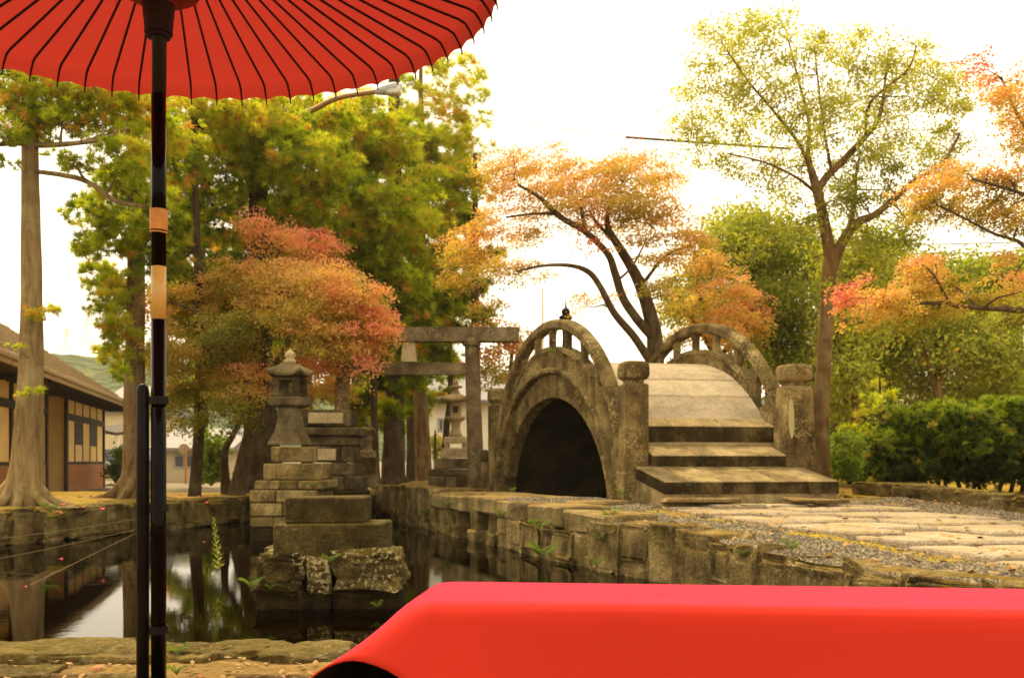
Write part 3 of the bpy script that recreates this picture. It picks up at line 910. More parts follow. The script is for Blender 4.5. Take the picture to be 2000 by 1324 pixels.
# left bank and near shore
stone_wall("bank_wall", "low mossy bank wall of square stones below the cedar trees", "wall", [(-12, 11.4), (-6.6, 12.95), (-4.75, 18.0)], lambda p: gz(p.x, p.y) - .01, -.4, 2, (.36, .75), M['bank'], depth=.6, jit=.07, rough=.15, sub=3, pw=.34, mat2=M['dark'], gap=.16)
stone_wall("inlet_wall", "short stone wall behind the lantern pier where the bank turns", "wall", [(-4.75, 18.05), (-3.62, 15.35)], .42, -.4, 2, (.4, .7), M['bank'], depth=.5, blocky=True)
def shore_rocks():
    spots = [(60, 1272, 4.15, .75, .4, .22, "broad flat shore rock at the pond edge below the pale cedar reflection"),
             (215, 1283, 4.1, .62, .36, .18, "long shore rock behind the umbrella stand's foot"),
             (360, 1290, 4.05, .30, .26, .16, "small rounded shore rock just beyond the black pole"),
             (440, 1282, 4.15, .38, .3, .18, "brown shore rock between the pole and the big tan boulder"),
             (575, 1272, 4.15, .50, .4, .24, "big tan boulder at the water beside the red cloth"),
             (205, 1308, 3.6, .22, .18, .14, "dark half-buried stone in the earth near the umbrella stand"),
             (38, 1305, 3.75, .30, .22, .16, "dark stone with root across it at the lower corner"),
             (345, 1315, 3.5, .22, .18, .12, "mossy lump of stone in the earth beside the black pole"),
             (100, 1312, 3.55, .06, .06, .05, "pale pebble lying in front of the dark stone"),
             (36, 1306, 3.5, .05, .05, .04, "small cream pebble by the root"),
             (470, 1318, 3.5, .08, .06, .04, "little flat stone in the earth under the tan boulder")]
    for px, py, d, sx, sy, sz, lab in spots:
        p = P(px, py, d); z = gz(p.x, p.y)
        mb = MB(); mb.rock((p.x, p.y, z - sz * .34), sx, sy, sz, ex=(1, random.uniform(-.2, .2)), pw=.95, amp=.2, freq=1.7, sub=4)
        tag(obj("rock", mb, M['rock'], smooth_=True), lab, "rock", "rocks on the near shore")
    mb_spots = [(-2.6, 4.25), (-3.3, 4.3), (-4.1, 4.5), (-.3, 4.3), (.2, 4.45), (.75, 4.6), (1.35, 4.75)]
    R = thing("shore_edging", (-.3, 4.3, .1), "rough edging stones of the near shore continuing behind the bench", "edging")
    for x, y in [(-2.25 + i * .42, 4.2 + .06 * vnoise(i * 1.3, 0) + max(0, (i - 4)) * .07) for i in range(12)]:
        mb = MB(); mb.rock((x, y, .02), .5, .44, .46, ex=(1, .1), pw=.75, amp=.18, sub=3)
        obj("edging_stone", mb, M['rock'], R, smooth_=True)
shore_rocks()

# ------------------------------------------------------------------ paved way to the bridge, gravel
def paving():
    R = thing("stone_paving", BV(-3, 1.1, .6), "paved way of uneven pale flagstones leading to the bridge steps", "paving")
    cv_ = [-.12, .36, .95, 1.42, 1.98, 2.36]
    cells = []
    for v0, v1 in zip(cv_, cv_[1:]):
        u = -1.0 - random.uniform(0, .5)
        cells.append((v0, v1, -.98, u))
        while u > -8.4:
            u1 = u - random.uniform(.55, 1.25); cells.append((v0, v1, u, u1)); u = u1
    for v0, v1, u, u1 in cells:
        for _ in (0,):
            j = lambda: random.uniform(-.03, .03)
            g = .004
            cor = [(u1 + g + j() * .6, v0 + g + j()), (u1 + g + j() * .6, v1 - g + j()), (u - g + j() * .6, v1 - g + j()), (u - g + j() * .6, v0 + g + j())]
            # ragged outline
            outl = []
            for q in range(4):
                a, b = cor[q], cor[(q + 1) % 4]
                for s in (0, .33, .67):
                    outl.append((a[0] + (b[0] - a[0]) * s + random.uniform(-.018, .018), a[1] + (b[1] - a[1]) * s + random.uniform(-.018, .018)))
            cu = sum(o[0] for o in outl) / 12; cv = sum(o[1] for o in outl) / 12
            zc = gz(*xy(BV(cu, cv))) + .035 + random.uniform(-.004, .004)
            tu, tv = random.uniform(-.005, .005), random.uniform(-.005, .005)
            vs = []
            for sc, dz in ((1, -.12), (1.0, -.012), (.955, .006)):
                for (a, b) in outl:
                    uu, v_ = cu + (a - cu) * sc, cv + (b - cv) * sc
                    vs.append(BV(uu, v_, zc + dz + tu * (uu - cu) + tv * (v_ - cv)))
            vs.append(BV(cu, cv, zc + .009))
            fs = [(r * 12 + k, r * 12 + (k + 1) % 12, r * 12 + 12 + (k + 1) % 12, r * 12 + 12 + k) for r in range(2) for k in range(12)]
            fs += [(24 + k, 24 + (k + 1) % 12, 36) for k in range(12)]
            mb = MB(); mb.add(vs, fs)
            obj("flagstone", mb, M['paving'], R)
paving()

def gravel():
    n = 52000
    pts = []
    x = RNG.uniform(-.1, 5.6, n * 3); y = 5.0 + 8.2 * RNG.random(n * 3) ** 1.0
    keep = []
    for a, b in zip(x, y):
        # inverse of the bridge frame
        det = (-.351 * .19 - .982 * .936)
        du, dv = a - 1.536, b - 12.6
        u = (du * .19 - .982 * dv) / det; v = (-.351 * dv - .936 * du) / det
        if -.1 < v < 2.3 and u < -.9: continue
        if u > -.15 and v > -.3: continue
        if in_poly(a, b, POND): continue
        if u < -.9 and -.42 + .12 * vnoise(a * 2, b * 2) < v < .1 and random.random() < .85: continue
        if vnoise(a * 1.3, b * 1.3, 5) + .35 * vnoise(a * 4, b * 4) > .24 and random.random() < .8: continue
        keep.append((a, b, gz(a, b)))
        if len(keep) >= n: break
    C = np.array(keep); k = len(C)
    s = RNG.uniform(.008, .021, (k, 1))
    oct_ = np.array([(1, 0, 0), (0, 1, 0), (-1, 0, 0), (0, -1, 0), (0, 0, .7), (0, 0, -.7)])
    tri = [(0, 1, 4), (1, 2, 4), (2, 3, 4), (3, 0, 4)]
    ang = RNG.uniform(0, 6.28, k); ca, sa = np.cos(ang), np.sin(ang)
    V6 = oct_[None] * (1 + RNG.uniform(-.3, .3, (k, 6, 1))) * s[:, :, None]
    X = V6[..., 0] * ca[:, None] - V6[..., 1] * sa[:, None]; Y = V6[..., 0] * sa[:, None] + V6[..., 1] * ca[:, None] * .75
    V6 = np.stack([X + C[:, None, 0], Y + C[:, None, 1], V6[..., 2] + C[:, None, 2] + s * .35], -1)
    V = np.concatenate([V6[:, list(t)] for t in tri], 1).reshape(-1, 3)
    tint = np.repeat(RNG.random(k), 12)
    m, nt, out = nodes_of("gravel_stones"); T = NT(nt)
    at = T.n("ShaderNodeAttribute", attribute_name="tint")
    c = T.ramp(at.outputs["Fac"], [(0, (.065, .052, .034)), (.4, (.13, .108, .072)), (.75, (.215, .178, .118)), (1, (.37, .30, .19))])
    T.bsdf(out, c, .9, None, .2)
    tag(raw("gravel", V, 3, m, None, {"tint": tint}), kind='stuff')
gravel()

def edging():
    R = thing("stone_edging", P(1850, 990, 12.2), "low mossy edging stones of the raised hedge bed beyond the paving", "edging")
    for i in range(13):
        t = i / 12
        p = P(1680, 968, 14.2).lerp(P(2080, 998, 10.6), t)
        z = gz(p.x, p.y)
        mb = MB(); mb.rock((p.x + .15, p.y, z + .06), .42, .4, .24, ex=(.6, -.8), pw=.55, amp=.14, sub=2)
        obj("edging_stone", mb, M['bank'], R)
    p = P(1765, 962, 14.0)
    mb = MB(); mb.rock((p.x, p.y, gz(p.x, p.y) + .1), .6, .35, .16, pw=.8, amp=.2, sub=2)
    tag(obj("rock", mb, M['grey'], smooth_=True), "flat grey rock lying on the moss at the hedge's foot", "rock")
edging()

# ------------------------------------------------------------------ red umbrella, its stand, the bench and its felt
UX, UY = (310 - 1000) * 3.0 / FPX, 3.0
def umbrella():
    R = thing("paper_umbrella", (UX, UY, .26), "large red paper umbrella with dark ribs on a black lacquered pole", "umbrella")
    zr = lambda px_y: CAM_Z - (px_y - 900) * 3.0 / FPX
    def seg(name, y0, y1, r, mat, sides=28):
        mb = MB(); mb.tube([(UX, UY, zr(y1)), (UX, UY, zr(y0))], r, sides)
        return obj(name, mb, mat, R, smooth_=False)
    for a in [seg("pole", 186, 520, .0215, M['lacquer']), seg("pole", 625, 1450, .0222, M['lacquer']), seg("upper_pole", -170, 190, .0195, M['rib']), seg("bamboo_band", 521, 624, .0218, M['bamboo'])]:
        for p in a.data.polygons: p.use_smooth = len(p.vertices) == 4
    mb = MB()
    for k in range(16):                               # rattan winding
        y = 409 + k * 2.9
        pts = [(UX + .0245 * math.cos(a), UY + .0245 * math.sin(a), zr(y + 2.9 * a / 6.283)) for a in np.linspace(0, 6.283, 17)]
        if k in (14,): continue
        mb.tube(pts, .0025, 5, caps=False)
    obj("rattan_wrap", mb, M['rattan'], R, smooth_=True)
    mb = MB()
    cz = zr(75)
    mb.tube([(UX, UY, cz), (UX, UY, cz + .012)], .034, 24)
    mb.tube([(UX, UY, cz + .012), (UX, UY, cz + .055), (UX, UY, cz + .06), (UX, UY, cz + .10)], [.041, .043, .045, .047], 24)
    obj("runner", mb, M['rib'], R)
    # canopy: shallow cone with a turned-down rim
    cx, cy = UX + .02, UY + .01
    R0, zrim, apex, NR = 1.008, 2.519, 2.80, 64
    ta, tb = .024, .034
    def cp(r, a, sag=0):
        t = r / R0
        z = apex + (zrim + .062 - apex) * min(t, .93) / .93
        if t > .93: z -= .062 * ((t - .93) / .07) ** 1.6
        x = cx + (r if t <= .93 else R0 * (.93 + (t - .93) * .62)) * math.cos(a) * R0 / (R0 * .9734)
        y = cy + (r if t <= .93 else R0 * (.93 + (t - .93) * .62)) * math.sin(a) * R0 / (R0 * .9734)
        z += ta * (x - cx) + tb * (y - cy) - sag
        return (x, y, z)
    rr = [.03, .2, .4, .6, .75, .86, .92, .945, .965, .985, 1.0]
    per = 4
    vs, fs = [], []
    na = NR * per
    off = math.radians(2.5)
    for i, t in enumerate(rr):
        for k in range(na):
            a = 2 * math.pi * k / na + off
            f = (k % per) / per
            b = math.sin(math.pi * f)
            sag = -.006 * b * t * (1 if t < .9 else .4)
            rad = R0 * t * (1 - .006 * b * (t > .9)) + (.004 * vnoise(k * 1.9, i) if t > .99 else 0)
            vs.append(cp(rad, a, sag))
    for i in range(len(rr) - 1):
        for k in range(na):
            k2 = (k + 1) % na
            fs.append((i * na + k, i * na + k2, (i + 1) * na + k2, (i + 1) * na + k))
    mb = MB(); mb.add(vs, fs)
    obj("canopy", mb, M['paper'], R, smooth_=True)
    # second, darker paper cone of the inner struts, seen above the runner
    mb = MB(); n = 36; vs = []
    for (r, z) in ((.05, cz + .10), (.115, cz + .135), (.25, cz + .30)):
        for k in range(n):
            a = 2 * math.pi * k / n; vs.append((UX + r * math.cos(a), UY + r * math.sin(a), z))
    fs = [(i * n + k, i * n + (k + 1) % n, (i + 1) * n + (k + 1) % n, (i + 1) * n + k) for i in range(2) for k in range(n)]
    mb.add(vs, fs); obj("inner_cone", mb, M['paper'], R, smooth_=True)
    for k in range(NR):
        a = 2 * math.pi * k / NR + off
        pts = [Vector(cp(R0 * t, a)) - Vector((0, 0, .007)) for t in (.05, .4, .8, .92, .95, .975, 1.0)]
        pts.append(pts[-1] - Vector((0, 0, .014)))
        mb = MB(); mb.tube(pts, [.0035, .0042, .0046, .0046, .0044, .0038, .003, .0022], 5)
        obj("rib", mb, M['rib'], R, smooth_=True)
    for k in range(9):                                 # loose threads under the struts
        a = random.uniform(-2.6, -.4); r = random.uniform(.09, .3)
        x, y = UX + r * math.cos(a), UY + r * math.sin(a)
        z = 2.62
        mb = MB(); mb.tube([(x, y, z), (x + .004, y, z - .1), (x - .003, y, z - random.uniform(.16, .26)), (x, y, z - .2)], .0007, 4)
        obj("thread", mb, M['rib'], R)
    # the stand: an iron post with three rings that hold the pole
    sx = (279 - 1000) * 3.0 / FPX
    S = thing("umbrella_stand", (sx, UY, .26), "black iron stand post with three ring clamps holding the umbrella pole", "stand")
    mb = MB(); zt = zr(749)
    mb.tube([(sx, UY, .12), (sx, UY, zt - .022), (sx, UY, zt - .010), (sx, UY, zt - .003), (sx, UY, zt)], [.0185, .0185, .016, .010, .002], 24)
    o = obj("post", mb, M['iron'], S)
    for p in o.data.polygons: p.use_smooth = len(p.vertices) == 4
    mb = MB(); mb.tube([(sx + .01, UY, .2), (sx + .01, UY, .3)], .19, 28); obj("base_plate", mb, M['iron'], S)
    for y in (782, 991, 1229):
        mb = MB(); z = zr(y); n = 28; vs, fs = [], []
        for k in range(n):
            a = 2 * math.pi * k / n
            for r, dz in ((.0235, -.012), (.0285, -.012), (.0285, .012), (.0235, .012)):
                vs.append((UX + r * math.cos(a), UY + r * math.sin(a), z + dz))
        for k in range(n):
            for q in range(4):
                fs.append((k * 4 + q, k * 4 + (q + 1) % 4, ((k + 1) % n) * 4 + (q + 1) % 4, ((k + 1) % n) * 4 + q))
        mb.add(vs, fs); mb.box(((sx + UX) / 2 - .004, UY, z), .02, .012, .024)
        obj("ring_clamp", mb, M['iron'], S)
umbrella()

def bench():
    L = Vector((.9945, -.105, 0)); Wd = Vector((.105, .9945, 0)); F0 = Vector((-.335, 3.235, 0))
    zt = .645; wid = .57; Ln = 2.7
    B = thing("bench", F0 + L * 1.3 + Wd * .28 + Vector((0, 0, .25)), "low wooden bench hidden beneath the red felt", "bench")
    for i in range(5):
        c = F0 + L * (Ln / 2 + .03) + Wd * (.055 + i * .115) + Vector((0, 0, zt - .03))
        mb = MB(); mb.block(c, Ln - .12, .105, .025, ex=xy(L)); obj("slat", mb, M['brownwood'], B)
    for s in (.12, Ln - .12):
        for w in (.07, wid - .07):
            c = F0 + L * s + Wd * w; g = gz(c.x, c.y) - .02
            mb = MB(); mb.block((c.x, c.y, (g + zt - .043) / 2), .06, .06, zt - .043 - g, ex=xy(L)); obj("leg", mb, M['brownwood'], B)
        c = F0 + L * s + Wd * (wid / 2) + Vector((0, 0, zt - .075))
        mb = MB(); mb.block(c, .05, wid - .22, .05, ex=xy(L)); obj("rail", mb, M['brownwood'], B)
    # felt: a path round the bench top (front edge from the far end, round the near corner, end edge, back edge) with its hem point
    rc = .10
    path = []          # (edge point, hem point)
    def pt(s, w): return F0 + L * s + Wd * w
    def hang(p, o, fl, dr): return p + o * fl + Vector((0, 0, zt - dr))
    nfront = 60
    for i in range(nfront):
        s = Ln - (Ln - rc) * i / (nfront - 1)
        t = smooth(.75, .10, s)
        p = pt(s, 0)
        path.append((p, hang(p, (-Wd - L * .12 * t), .11 + .075 * t, .37 - .115 * smooth(.45, .10, s))))
    hems = [Vector((-.296, 3.038, .405)), Vector((-.38, 3.02, .468)), Vector((-.478, 3.0, .502)), Vector((-.56, 3.0, .482)), Vector((-.622, 3.0, .435)), Vector((-.655, 3.09, .385)), Vector((-.645, 3.22, .335)), Vector((-.60, 3.36, .30)), Vector((-.56, 3.46, .29))]
    hs, _ = spline(hems, [0] * len(hems), 3)
    nc = len(hs)
    for i, h in enumerate(hs):
        a = math.pi / 2 * (i + .5) / nc
        p = pt(rc, rc) + (-Wd * math.cos(a) - L * math.sin(a)) * rc
        path.append((p, h))
    for i in range(12):
        w = rc + (wid - 2 * rc) * (i + .5) / 12
        p = pt(0, w); path.append((p, hang(p, -L, .17 - .10 * i / 11, .355)))
    for i in range(1, 9):
        a = math.pi / 2 * i / 9
        p = pt(rc, wid - rc) + (Wd * math.sin(a) - L * math.cos(a)) * rc
        path.append((p, hang(p, (Wd * math.sin(a) - L * math.cos(a)), .06 - .02 * i / 9, .34)))
    for i in range(24):
        s = rc + (Ln - rc) * i / 23
        p = pt(s, wid); path.append((p, hang(p, Wd, .04, .33)))
    n = len(path); vs, fs = [], []
    r = .022
    prof = [(-.30, 0), (-.12, 0), (-.045, -.0), (0, 0)]
    rows = []
    sv = sorted({round(max(.28, Ln - (Ln - rc) * i / (nfront - 1)), 4) for i in range(nfront)})
    cen = [pt(min(sv, key=lambda q: abs(q - (p - F0).dot(L))), wid / 2) for p, _ in path]
    NQ = 12
    for q in range(4 + NQ):
        row = []
        for (p, hm), c in zip(path, cen):
            if q < 4:
                k = (0, .5, .85, 1.0)[q]
                x = c + (p - c) * k; z = zt
                if q == 3: z -= .004
                row.append(len(vs)); vs.append((x.x, x.y, z))
            else:
                t = (q - 3) / NQ
                e = Vector((hm.x - p.x, hm.y - p.y, 0)); fl = e.length; o = e / max(fl, 1e-6)
                out = r * math.sin(min(1, t * 5) * math.pi / 2) * (1 - t) + fl * (t * .72 + .28 * t * t)
                z = zt - .004 - (zt - .004 - hm.z) * t ** 1.15
                x = p + o * out + o * (.004 * vnoise(p.x * 2.2, p.y * 2.2, t))
                row.append(len(vs)); vs.append((x.x, x.y, z))
        rows.append(row)
    for q in range(len(rows) - 1):
        for k in range(n - 1):
            fs.append((rows[q][k], rows[q][k + 1], rows[q + 1][k + 1], rows[q + 1][k]))
    # fill the middle
    mb = MB(); mb.add(vs, fs)
    o = obj("felt_cloth", mb, [M['felt'], M['felt_shade']], None, smooth_=True)
    import bmesh
    bm = bmesh.new(); bm.from_mesh(o.data); bmesh.ops.remove_doubles(bm, verts=bm.verts, dist=.0005); bm.to_mesh(o.data); bm.free()
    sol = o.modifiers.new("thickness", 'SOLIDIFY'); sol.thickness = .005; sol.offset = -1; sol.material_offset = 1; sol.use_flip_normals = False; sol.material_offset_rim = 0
    tag(o, "plain red felt cloth draped over the low bench, its underside coloured black for shade", "cloth")
    # make sure the felt's upper side is outside
    me = o.data
    me.update()
    up = sum(p.normal.z for p in me.polygons)
    if up < 0: me.flip_normals()
bench()

# ------------------------------------------------------------------ torii gate
def torii():
    d = 18.0; s = d / FPX
    R = thing("torii_gate", P(797, 955, d), "grey stone torii gate with moss along its top beam", "torii")
    for px, top in ((921, 672), (672, 672)):
        b = P(px + (10 if px > 800 else -10), 958, d); t = P(px, top, d); b.z = gz(b.x, b.y) - .1
        mb = MB(); mb.tube([b, b.lerp(t, .12), b.lerp(t, .5), t], [.165, .152, .14, .125], 20, 4, .02)
        pl = obj("pillar", mb, M['torii'], R, smooth_=True)
        mb = MB(); mb.tube([t - Vector((0, 0, .03)), t + Vector((0, 0, .05)), t + Vector((0, 0, .10))], [.16, .175, .16], 20)
        obj("capital", mb, M['torii'], R)
    def beam(name, x0, x1, y0, y1, dep, sag=0, n=12, mat='torii'):
        a, b = P(x0, y0, d), P(x1, y1, d); vs, fs = [], []
        for i in range(n + 1):
            x = a.x + (b.x - a.x) * i / n; q = abs(2 * i / n - 1)
            up = sag * q ** 3
            for yy, zz, in ((-dep / 2 - .02, a.z + .0), (dep / 2 + .02, a.z), (dep / 2, b.z), (-dep / 2, b.z)):
                vs.append((x, d + yy, zz + up))
        for i in range(n):
            for q in range(4): fs.append((i * 4 + q, i * 4 + (q + 1) % 4, i * 4 + 4 + (q + 1) % 4, i * 4 + 4 + q))
        fs += [(3, 2, 1, 0), tuple(n * 4 + q for q in range(4))]
        mb = MB(); mb.add(vs, fs); return obj(name, mb, M[mat], R)
    beam("top_beam", 797, 1014, 641, 668, .30, 0.0); beam("top_beam", 580, 796.6, 641, 668, .30, 0)
    for ch in R.children[-2:]: pass
    beam("tie_beam", 684, 913, 709, 732, .17)
    vs = []
    for (w, py, dp) in ((11.5, 669, .09), (15, 707.5, .11)):
        for x, y in ((-w, -dp), (w, -dp), (w, dp), (-w, dp)):
            p = P(799 + x, py, d); vs.append((p.x, d + y, p.z))
    mb = MB(); mb.add(vs, [(0, 1, 2, 3), (7, 6, 5, 4)] + [(k, 4 + k, 4 + (k + 1) % 4, (k + 1) % 4) for k in range(4)])
    tag(obj("centre_strut", mb, M['pale'], R), "paler short strut between the two beams")
torii()

# ------------------------------------------------------------------ stone lanterns and pedestals
def course(R, x0, x1, y0, y1, d, n, dep, mat, name="block", jit=.006, ex=(1, 0), split=None):
    """row of n blocks filling a rectangle of the photograph at depth d (front face)"""
    a, b = P(x0, y0, d), P(x1, y1, d); w = b.x - a.x
    cuts = [0] + (split if split else [(i + 1) / n + random.uniform(-.06, .06) for i in range(n - 1)]) + [1]
    for i in range(len(cuts) - 1):
        c0, c1 = a.x + w * cuts[i], a.x + w * cuts[i + 1]
        mb = MB(); mb.block(((c0 + c1) / 2, d + dep / 2, (a.z + b.z) / 2), c1 - c0 - .006, dep, a.z - b.z - .004, ex=ex, bev=.016, jit=jit)
        obj(name, mb, M[mat], R)

def lantern_a():
    d = 14.0; s = d / FPX; c0 = P(567, 900, d)
    R = thing("stone_lantern", (c0.x, d + .35, .0), "tall grey stone lantern on stepped blocks rising from the pond", "lantern")
    h = lambda y: CAM_Z - (y - 900) * s
    cy = d + .45; c = (P(567, 900, cy).x, cy, 0); k = cy / FPX
    h = lambda y: CAM_Z - (y - 900) * k
    ex = (.985, -.17)
    mb = MB(); mb.stack(c, [(.255, h(868)), (.245, h(864)), (.18, h(845)), (.145, h(825)), (.135, h(800)), (.135, h(797))], ex=ex, cham=.1); obj("shaft", mb, M['grey'], R)
    mb = MB(); mb.stack(c, [(.15, h(797)), (.225, h(792)), (.235, h(788)), (.235, h(778)), (.225, h(776)), (.1, h(775.5))], ex=ex, cham=.04); obj("platform", mb, M['grey'], R)
    # fire box: four corner posts with sill and head, so its windows are open
    f0, f1, w = h(775), h(738), .19
    mb = MB()
    l = math.hypot(*ex); ax = (ex[0] / l, ex[1] / l); ay = (-ax[1], ax[0])
    for sx in (-1, 1):
        for sy in (-1, 1):
            q = w - .045
            mb.block((c[0] + ax[0] * sx * q + ay[0] * sy * q, c[1] + ax[1] * sx * q + ay[1] * sy * q, (f0 + f1) / 2), .09, .09, f1 - f0, ex=ex, bev=.008)
    for zz, hh in ((f0 + .03, .06), (f1 - .025, .05)):
        mb.block((c[0], c[1], zz), 2 * w - .012, 2 * w - .012, hh, ex=ex, bev=.008)
    obj("fire_box", mb, M['monument'], R)
    mb = MB(); e = .262
    mb.stack(c, [(.15, h(737)), (e - .03, h(738), .05), (e, h(736), .075), (e, h(731), .075), (e * .80, h(723), .03), (e * .55, h(715)), (e * .36, h(710)), (.05, h(709))], ex=ex, cham=.04, sub=4); obj("roof", mb, M['grey'], R)
    mb = MB(); mb.stack(c, [(.06, h(711)), (.085, h(708)), (.085, h(703)), (.055, h(701)), (.075, h(697)), (.08, h(693)), (.055, h(688)), (.02, h(684)), (.004, h(681))], n=12); obj("finial", mb, M['pale'], R, smooth_=True)
    course(R, 528, 604, 872, 903, d - .05 + .1, 2, .65, 'quay', split=[.24]); course(R, 514, 628, 904, 937, d - .05, 2, .85, 'quay', split=[.16])
    course(R, 496, 634, 938, 956, d - .2, 3, 1.1, 'quay')
    course(R, 487, 620, 957, 981, d - .3, 2, 1.2, 'quay', split=[.38]); course(R, 487, 616, 982, 1008, d - .3, 2, 1.2, 'quay', split=[.5])
    course(R, 488, 614, 1009, 1030, d - .3, 3, 1.2, 'quay'); course(R, 490, 612, 1031, 1075, d - .28, 2, 1.15, 'dark')
lantern_a()

def monument():
    d = 16.2
    R = thing("stone_monument", P(645, 955, d + .4), "dark tiered stone pedestal with two pale plaques behind the tall lantern", "monument")
    course(R, 590, 684, 799, 833, d + .12, 1, .75, 'monument'); course(R, 583, 701, 834, 850, d - .02, 1, 1.0, 'monument', 'cornice'); course(R, 592, 693, 851, 870, d + .08, 1, .82, 'monument', 'cornice')
    course(R, 600, 690, 871, 903, d + .1, 2, .75, 'monument', split=[.73]); course(R, 598, 692, 904, 929, d + .08, 2, .8, 'monument', split=[.4]); course(R, 596, 704, 930, 958, d, 3, .9, 'monument')
    course(R, 592, 706, 958, 985, d - .05, 2, 1.0, 'dark')
    for (x0, x1, y0, y1, dd, lab) in ((602, 670, 806, 827, .085, "upper plaque"), (612, 656, 876, 899, .065, "lower plaque")):
        a, b = P(x0, y0, d + dd), P(x1, y1, d + dd); mb = MB()
        mb.block(((a.x + b.x) / 2, d + dd + .02, (a.z + b.z) / 2), b.x - a.x, .06, a.z - b.z, bev=.012)
        obj("plaque", mb, M['plaque'], R)
monument()

def lantern_b():
    d = 20.0; k = d / FPX; c = (P(890, 900, d).x, d, 0); h = lambda y: CAM_Z - (y - 900) * k
    R = thing("stone_lantern", (c[0], d, gz(c[0], d)), "pale stone lantern with broad mossy roof seen through the torii gate", "lantern")
    w = lambda px: px * k / 2
    def p(name, prof, n=8, sm=False, mat='pale', **kw):
        mb = MB(); mb.stack(c, [(w(a), h(y)) + tuple(r) for a, y, *r in prof], n=n, **kw); obj(name, mb, M[mat], R, smooth_=sm)
    p("finial", [(8, 760), (26, 757), (27, 754), (10, 752), (10, 751), (13, 748), (9, 744), (1, 741)], 14, True)
    p("neck", [(20, 770), (16, 766), (10, 762), (10, 758)], 12, True)
    p("roof", [(18, 785), (54, 785, .05), (60, 783, .07), (58, 779, .07), (38, 774), (22, 770), (14, 768)], 4, cham=.2, sub=3, mat='pale')
    p("fire_box", [(24, 815), (24, 786)], 6)
    a, b = P(884.5, 793, d - .13), P(894.5, 806, d - .13); mb = MB(); mb.block(((a.x + b.x) / 2, d - w(24) * .9, (a.z + b.z) / 2), b.x - a.x, .03, a.z - b.z, bev=.004); obj("window", mb, M['monument'], R)
    p("platform", [(18, 826), (38, 819), (42, 816), (40, 813), (26, 812.5)], 8)
    p("shaft", [(30, 853), (24, 846), (17, 836), (18, 830), (22, 823)], 12, True)
    p("plinth", [(46, 866), (46, 857), (40, 853)], 4)
    for sx in (-1, 1):
        for sy in (-1, 1):
            mb = MB(); mb.block((c[0] + sx * w(34), c[1] + sy * w(34), (h(866) + h(875)) / 2), w(16), w(16), 9 * k, bev=.01); obj("foot", mb, M['pale'], R)
    p("slab", [(52, 894), (52, 877), (48, 875)], 4)
    course(R, 847, 922, 895, 915, d - .5, 1, 1.0, 'grey', 'step'); course(R, 836, 924, 916, 929, d - .75, 1, 1.5, 'grey', 'step'); course(R, 836, 926, 930, 960, d - .8, 3, 1.6, 'grey', 'step')
lantern_b()

def lantern_c():
    d = 21.5; k = d / FPX; c = (P(718, 900, d).x, d, 0); h = lambda y: CAM_Z - (y - 900) * k
    R = thing("stone_lantern", (c[0], d, gz(c[0], d)), "small weathered stone lantern among trunks behind the dark monument", "lantern")
    w = lambda px: px * k / 2
    def p(name, prof, n=8, mat='grey', **kw):
        mb = MB(); mb.stack(c, [(w(a), h(y)) + tuple(r) for a, y, *r in prof], n=n, **kw); obj(name, mb, M[mat], R)
    p("finial", [(10, 834), (12, 829), (8, 824), (2, 818)], 10); p("roof", [(14, 845), (28, 843, .03), (29, 841, .03), (16, 834), (8, 833)], 4, mat='bank', sub=2)
    p("fire_box", [(18, 855), (17, 844)], 6); p("platform", [(14, 862), (24, 858), (24, 855)], 6); p("shaft", [(20, 880), (14, 872), (15, 862)], 8)
    p("plinth", [(32, 893), (32, 882), (26, 880)], 4); p("pedestal", [(40, 926), (36, 922), (34, 893)], 4, mat='pedestal'); p("base", [(42, 952), (40, 926)], 4)
lantern_c()

def fore_pedestal():
    d = 7.4
    R = thing("stone_pedestal", P(640, 1190, d + .3), "empty two-tier stone pedestal on lichened boulders standing in the pond", "pedestal")
    def blk(name, x0, x1, y0, y1, dd, dep, mat='pedestal', ex=(1, .02)):
        a, b = P(x0, y0, d + dd), P(x1, y1, d + dd); mb = MB()
        mb.block(((a.x + b.x) / 2, d + dd + dep / 2, (a.z + b.z) / 2), b.x - a.x, dep, a.z - b.z, ex=ex, bev=.012, jit=.007); obj(name, mb, M[mat], R)
    blk("top_block", 557, 710, 971, 1022, .15, .48); blk("lower_block", 530, 745, 1024, 1100, .04, .72)
    def bld(x0, x1, y0, y1, dd, dep, mat='lichen', pw=.5, amp=.16, lean=(0, 0), ex=(1, 0)):
        a, b = P(x0, y0, d + dd), P(x1, y1, d + dd); mb = MB()
        mb.rock(((a.x + b.x) / 2, d + dd + dep / 2, (a.z + b.z) / 2), (b.x - a.x) * 1.04, dep, (a.z - b.z) * 1.05, pw=pw, amp=amp, freq=1.5, sub=4, lean=lean, ex=ex); obj("boulder", mb, M[mat], R)
    bld(500, 594, 1082, 1152, -.04, .42, pw=.6, amp=.22, lean=(.22, 0)); bld(598, 645, 1090, 1160, -.06, .4, pw=.55, amp=.15); bld(648, 778, 1078, 1152, -.08, .46, pw=.6, amp=.22, lean=(-.22, 0), ex=(1, -.05))
    for x0, x1 in ((500, 592), (596, 646), (648, 776)): bld(x0, x1, 1146, 1215, -.02 + random.uniform(-.03, .03), .5, 'dark')
    bld(515, 560, 1070, 1110, .35, .35); bld(700, 765, 1075, 1130, .4, .4); bld(560, 720, 1095, 1200, .4, .5, 'dark')
fore_pedestal()

# ------------------------------------------------------------------ buildings
def wall_frame(o, dirv):
    t = Vector((dirv[0], dirv[1], 0)).normalized(); n = Vector((t.y, -t.x, 0))
    return t, n

